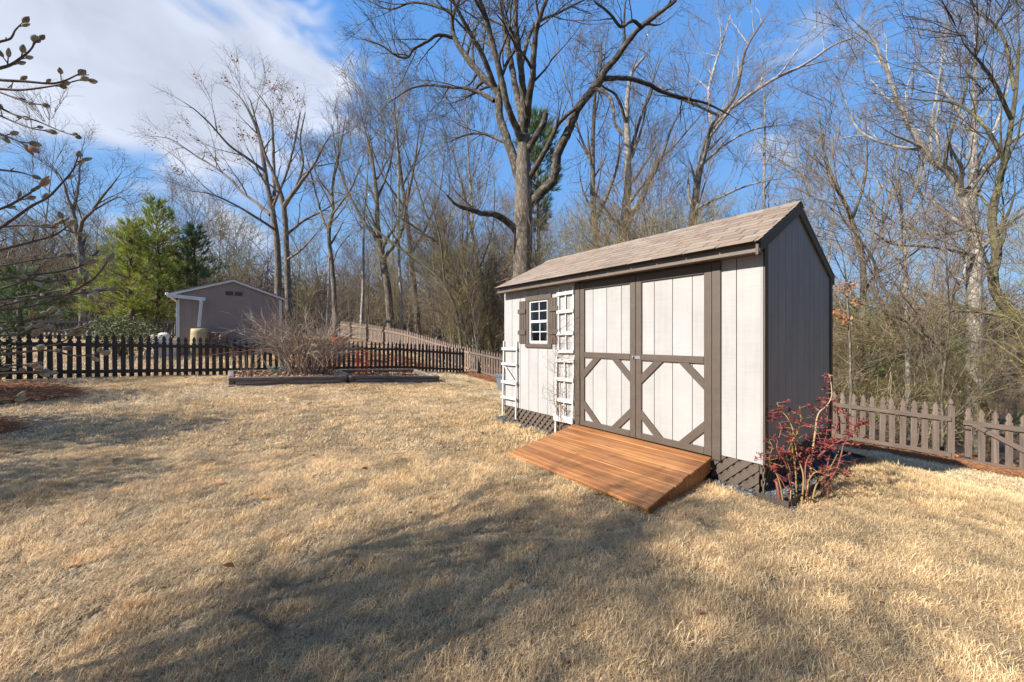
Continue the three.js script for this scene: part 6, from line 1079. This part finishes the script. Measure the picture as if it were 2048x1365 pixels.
// ---------------------------------------------------------------- magnolia in bud, standing at the lawn's edge to the left
{
  const base = V3(-3.05, 0, -0.55), t = thing('magnolia_tree', 'magnolia with fat fuzzy buds reaching over the lawn', 'tree', [base.x, groundY(base.x, base.z), base.z]), O = t.position, r = rng(97), W = new Tubes(), B = new Tubes();
  const budGeo = [0, 1, 2].map((v) => { const g = new THREE.LatheGeometry([[0.0005, 0], [0.0035, 0.001], [0.0062, 0.007], [0.0075, 0.014], [0.0068, 0.023], [0.004, 0.032], [0.0004, 0.038]].map(([x, y]) => new THREE.Vector2(x * (1 + v * 0.18), y * (1 - v * 0.12))), 10); return g; });
  const fuzz = [[0.34, 0.305, 0.225], [0.42, 0.385, 0.29], [0.24, 0.20, 0.14], [0.44, 0.27, 0.20]].map((c, i) => new THREE.MeshPhysicalMaterial({ map: sizeOf(texture(128, 128, (u, v) => tone(c, 0.7 + 0.6 * fbm(u * 40, v * 10, 3, 40, 10, 600 + i))), 1, 1), roughness: 0.9, sheen: 0.6, sheenColor: new THREE.Color(0.9, 0.88, 0.8), sheenRoughness: 0.5 }));
  const stem = new THREE.MeshStandardMaterial({ color: lin(0.125, 0.095, 0.085), roughness: 0.75 });
  const bud = (p, d, s = 1) => { const m = part('bud', budGeo[Math.floor(r() * 3)], fuzz[r() < 0.45 ? 0 : r() < 0.55 ? 1 : r() < 0.7 ? 2 : 3], t); m.quaternion.setFromUnitVectors(up, d.clone().normalize()); m.position.copy(p); m.scale.setScalar(s * (0.85 + 0.35 * r())); };
  // trunks and scaffold
  const forks = [];
  for (let k = 0; k < 5; k++) { const a = k * 1.26 + 0.3, e = V3(Math.cos(a) * (0.5 + 0.25 * r()), 1.0 + 0.9 * r(), Math.sin(a) * (0.5 + 0.25 * r())); W.add(curve([V3(Math.cos(a) * 0.06, -0.1, Math.sin(a) * 0.06), V3(e.x * 0.4, e.y * 0.5, e.z * 0.4), e], 8), Array.from({ length: 9 }, (_, i) => 0.012 - 0.0004 * i), 7); forks.push(e); }
  // branches that reach into the view
  const reach = [
    [[-40, 95], [0, 83], [20, 77], [30, 60], [45, 45]], [[-60, 150], [0, 136], [20, 130], [45, 113], [60, 100], [70, 84]], [[-60, 150], [0, 160], [50, 163], [105, 167], [130, 161], [157, 148]], [[-60, 178], [0, 178], [40, 180], [85, 175], [130, 167], [162, 159]], [[-40, 172], [0, 185], [55, 205], [85, 210]],
    [[-40, 196], [0, 216], [30, 230], [70, 241], [120, 262], [150, 272]], [[-40, 215], [0, 232], [60, 256], [98, 263]], [[-40, 250], [0, 268], [30, 280], [57, 294]], [[-60, 490], [0, 456], [65, 411], [95, 395], [120, 370], [145, 340], [155, 314]], [[-40, 335], [0, 340], [40, 345], [64, 352]], [[-40, 460], [0, 455], [50, 450], [100, 455], [117, 447]],
    [[-60, 515], [0, 500], [60, 485], [110, 470], [136, 452]], [[-60, 628], [0, 620], [60, 613], [110, 600], [160, 575], [190, 555], [214, 524]], [[-60, 566], [0, 560], [60, 550], [110, 545], [155, 535], [166, 530]], [[-60, 604], [0, 600], [70, 590], [130, 580], [185, 579]], [[-60, 622], [0, 612], [60, 600], [150, 588], [220, 580]],
    [[-60, 668], [40, 655], [100, 663], [150, 658], [178, 648]], [[-60, 706], [0, 700], [60, 693], [110, 690], [140, 675], [153, 664]], [[-60, 714], [0, 710], [60, 703], [105, 702], [150, 712], [202, 707]], [[-50, 742], [0, 735], [40, 730], [66, 733]], [[-50, 756], [0, 748], [50, 745], [92, 746]], [[-60, 806], [10, 802], [30, 800]], [[-60, 535], [0, 532], [70, 520], [130, 512]], [[-60, 640], [0, 645], [60, 640], [112, 632]], [[-60, 545], [0, 548], [80, 562], [150, 560]], [[-60, 590], [0, 578], [50, 560], [84, 532]], [[-40, 420], [0, 418], [50, 392], [80, 372]], [[-60, 680], [0, 672], [40, 668], [70, 655]]];
  reach.forEach((list, k) => {
    const D = 1.18 + 0.42 * hash2(k, 5, 31), pts = list.map(([x, y], i) => at(x, y, D + 0.10 * (i / list.length) * (hash2(k, 6, 31) - 0.3)).sub(O)), f = forks.slice().sort((a, b) => a.distanceTo(pts[0]) - b.distanceTo(pts[0]))[k % 3], mid = f.clone().lerp(pts[0], 0.55); mid.y += 0.04;
    const line = curve([f, mid, ...pts], pts.length * 5 + 6), n = line.length, rad = 0.0078; B.add(line, line.map((_, i) => lerp(rad, 0.0019, Math.pow(i / n, 0.8))), 6);
    const e = line[n - 1], d = e.clone().sub(line[n - 3]).normalize(); bud(e, d, 1.0); const cluster = Math.floor(hash2(k, 9, 31) * 3.4);
    for (let q = 0; q < cluster; q++) { const i = n - 2 - Math.floor(r() * 4), s = d.clone().add(V3(r() - 0.5, r() - 0.4, r() - 0.5).multiplyScalar(1.6)).normalize(), p = line[i].clone(), q2 = p.clone().addScaledVector(s, 0.012 + 0.02 * r()); B.add([p, q2], [0.0022, 0.0018], 4); bud(q2, s, 0.85); }
    for (let q = 0; q < 5; q++) { const i = Math.floor(n * (0.45 + 0.5 * r())), s = d.clone().add(V3(r() - 0.5, r() - 0.4, r() - 0.5).multiplyScalar(1.3)).normalize(), p = line[i].clone(), q2 = p.clone().addScaledVector(s, 0.008 + 0.03 * r()); B.add([p, q2], [0.002, 0.0016], 4); if (r() < 0.55) bud(q2, s, 0.8); }
  });
  // the rest of the crown, out over the lawn and behind
  const buds = [];
  const shoot = (p, d, L, rad, lvl) => {
    const pts = [p.clone()], n = Math.max(3, Math.round(L / 0.12)), dir = d.clone();
    for (let i = 0; i < n; i++) { dir.add(V3(r() - 0.5, r() - 0.42, r() - 0.5).multiplyScalar(0.34)).normalize(); const q = pts[i].clone().addScaledVector(dir, L / n), w = q.clone().add(O); if (w.z < -0.25 && w.x / -w.z > -1.5) break; pts.push(q); if (lvl < 2 && i > 0 && r() < 0.6) shoot(q, dir.clone().add(V3(r() - 0.5, r() - 0.35, r() - 0.5).multiplyScalar(1.5)).normalize(), L * (0.35 + 0.35 * r()), rad * 0.62, lvl + 1); }
    if (pts.length < 2) return; B.add(pts, pts.map((_, i) => rad * (1 - 0.55 * i / pts.length)), lvl ? 4 : 5); if (pts.length > 2) buds.push([pts[pts.length - 1], dir.clone()]);
  };
  for (const f of forks) for (let k = 0; k < 4; k++) { const a = r() * 6.28; shoot(f.clone().multiplyScalar(0.65 + 0.35 * r()), V3(Math.cos(a) * 0.9, 0.35 + 0.9 * r(), Math.sin(a) * 0.9).normalize(), 0.7 + 0.6 * r(), 0.012, 0); }
  part('trunk', W.build(), greyBark, t); part('branches', B.build(), stem, t);
  instanced('far_buds', budGeo[0], fuzz[0], buds.map(([p, d]) => new THREE.Matrix4().compose(p, tmpQ.setFromUnitVectors(up, d), V3(1, 1, 1))), t);
}
// ---------------------------------------------------------------- pines outside the picture: one whose crown shades the lawn, others down the slope by the yard
{
  const x = -5.9, z = 1.35, t = thing('crape_myrtle', 'bare multi stemmed crape myrtle at the left of the lawn, shading the grass', 'tree', [x, groundY(x, z), z]), r = rng(131), S = new Tubes(), M = [];
  for (let k = 0; k < 30; k++) {
    const a = r() * 6.28, c = r() * 2 - 1, q = Math.pow(r(), 0.4), p = V3(Math.cos(a) * Math.sqrt(1 - c * c) * q * 1.15, 4.35 + c * q * 1.15, Math.sin(a) * Math.sqrt(1 - c * c) * q * 1.15);
    const line = curve([V3(Math.cos(k) * 0.09, -0.1, Math.sin(k) * 0.09), V3(p.x * 0.25, 1.4 + 0.3 * r(), p.z * 0.25), V3(p.x * 0.6 + 0.1 * (r() - 0.5), 3.0 + 0.5 * (p.y - 4.35), p.z * 0.6), p], 10); if (k < 7) S.add(line, line.map((_, i) => 0.03 - 0.0022 * i), 6); else S.add(line.slice(6), line.slice(6).map((_, i) => 0.013 - 0.0015 * i), 4);
    for (let j = 0; j < 14; j++) { const d = V3(r() - 0.5, r() - 0.45, r() - 0.5).normalize(), L = 0.26 + 0.24 * r(); M.push(new THREE.Matrix4().compose(p.clone().add(V3(r() - 0.5, (r() - 0.5) * 0.6, r() - 0.5).multiplyScalar(0.26)), tmpQ.setFromUnitVectors(up, d), V3(L * 2.0, L, L * 2.0))); }
  }
  part('stems', S.build(), paleBark, t); instanced('twigs', sprayGeo[2], twigTan, M, t);
}
[[14.5, -3.2, 13], [13.2, 0.4, 12], [18.5, -6.6, 14], [17.5, -1.0, 13], [19, 3.5, 14]].forEach(([x, z, h], i) => pine('dark pine added unseen down the slope beside the yard to block sky', x, z, h, 2.8, 0.06, 140 + i, needleDark, { full: 0.9, tuft: 0.6, gap: 0.5, group: 'added pines down the slope' }));  // unseen pines, added to screen the shed gable from open sky
// ---------------------------------------------------------------- building added unseen behind the photographer, to block sky and bounce warm light
{
  const H = thing('added_house', 'two storey taupe clapboard building added unseen behind the photographer to block sky', 'added_house', [6.0, groundY(6, 7.3) - 0.5, 7.3], 0), sid = new THREE.MeshStandardMaterial({ map: paintMap([0.50, 0.43, 0.36], 0.12, 820), bumpMap: sawBump, bumpScale: 0.002, roughness: 0.8 });
  part('wall', board(18, 8.4, 9, 0.01), sid, H, [0, 4.2, 0]);
  for (let k = 0; k < 46; k++) part('clapboard', board(0.165, 18.04, 0.03, 0.004, k % 5), sid, H, [0, 0.25 + k * 0.175, -4.51], [0.08, 0, Math.PI / 2]);
  const rf = part('roof', prism([[-5.1, 8.2], [0, 11.4], [5.1, 8.2], [5.1, 8.05], [0, 11.2], [-5.1, 8.05]], -9.4, 9.4), shingleMats[2], H); rf.rotation.y = Math.PI / 2;
  for (const [x, y] of [[-5, 1.9], [-2.2, 1.9], [2.6, 1.9], [5.2, 1.9], [-5, 5.2], [-2.2, 5.2], [0.6, 5.2], [3.6, 5.2]]) { const w = part('window', board(1.2, 1.6, 0.08, 0.006), whitePaint, H, [x, y, -4.56]); for (const [a, b] of [[-0.27, 0.38], [0.27, 0.38], [-0.27, -0.38], [0.27, -0.38]]) part('pane', board(0.5, 0.7, 0.02, 0.002), new THREE.MeshStandardMaterial({ color: lin(0.02, 0.025, 0.03), roughness: 0.08 }), w, [a, b, -0.034]); }
  const dr = part('door', board(0.95, 2.1, 0.06, 0.006), whitePaint, H, [0.2, 1.3, -4.56]); part('handle', new THREE.SphereGeometry(0.04, 10, 8), galvanised, dr, [0.38, 0, -0.06]);
}
renderer.render(scene, camera);
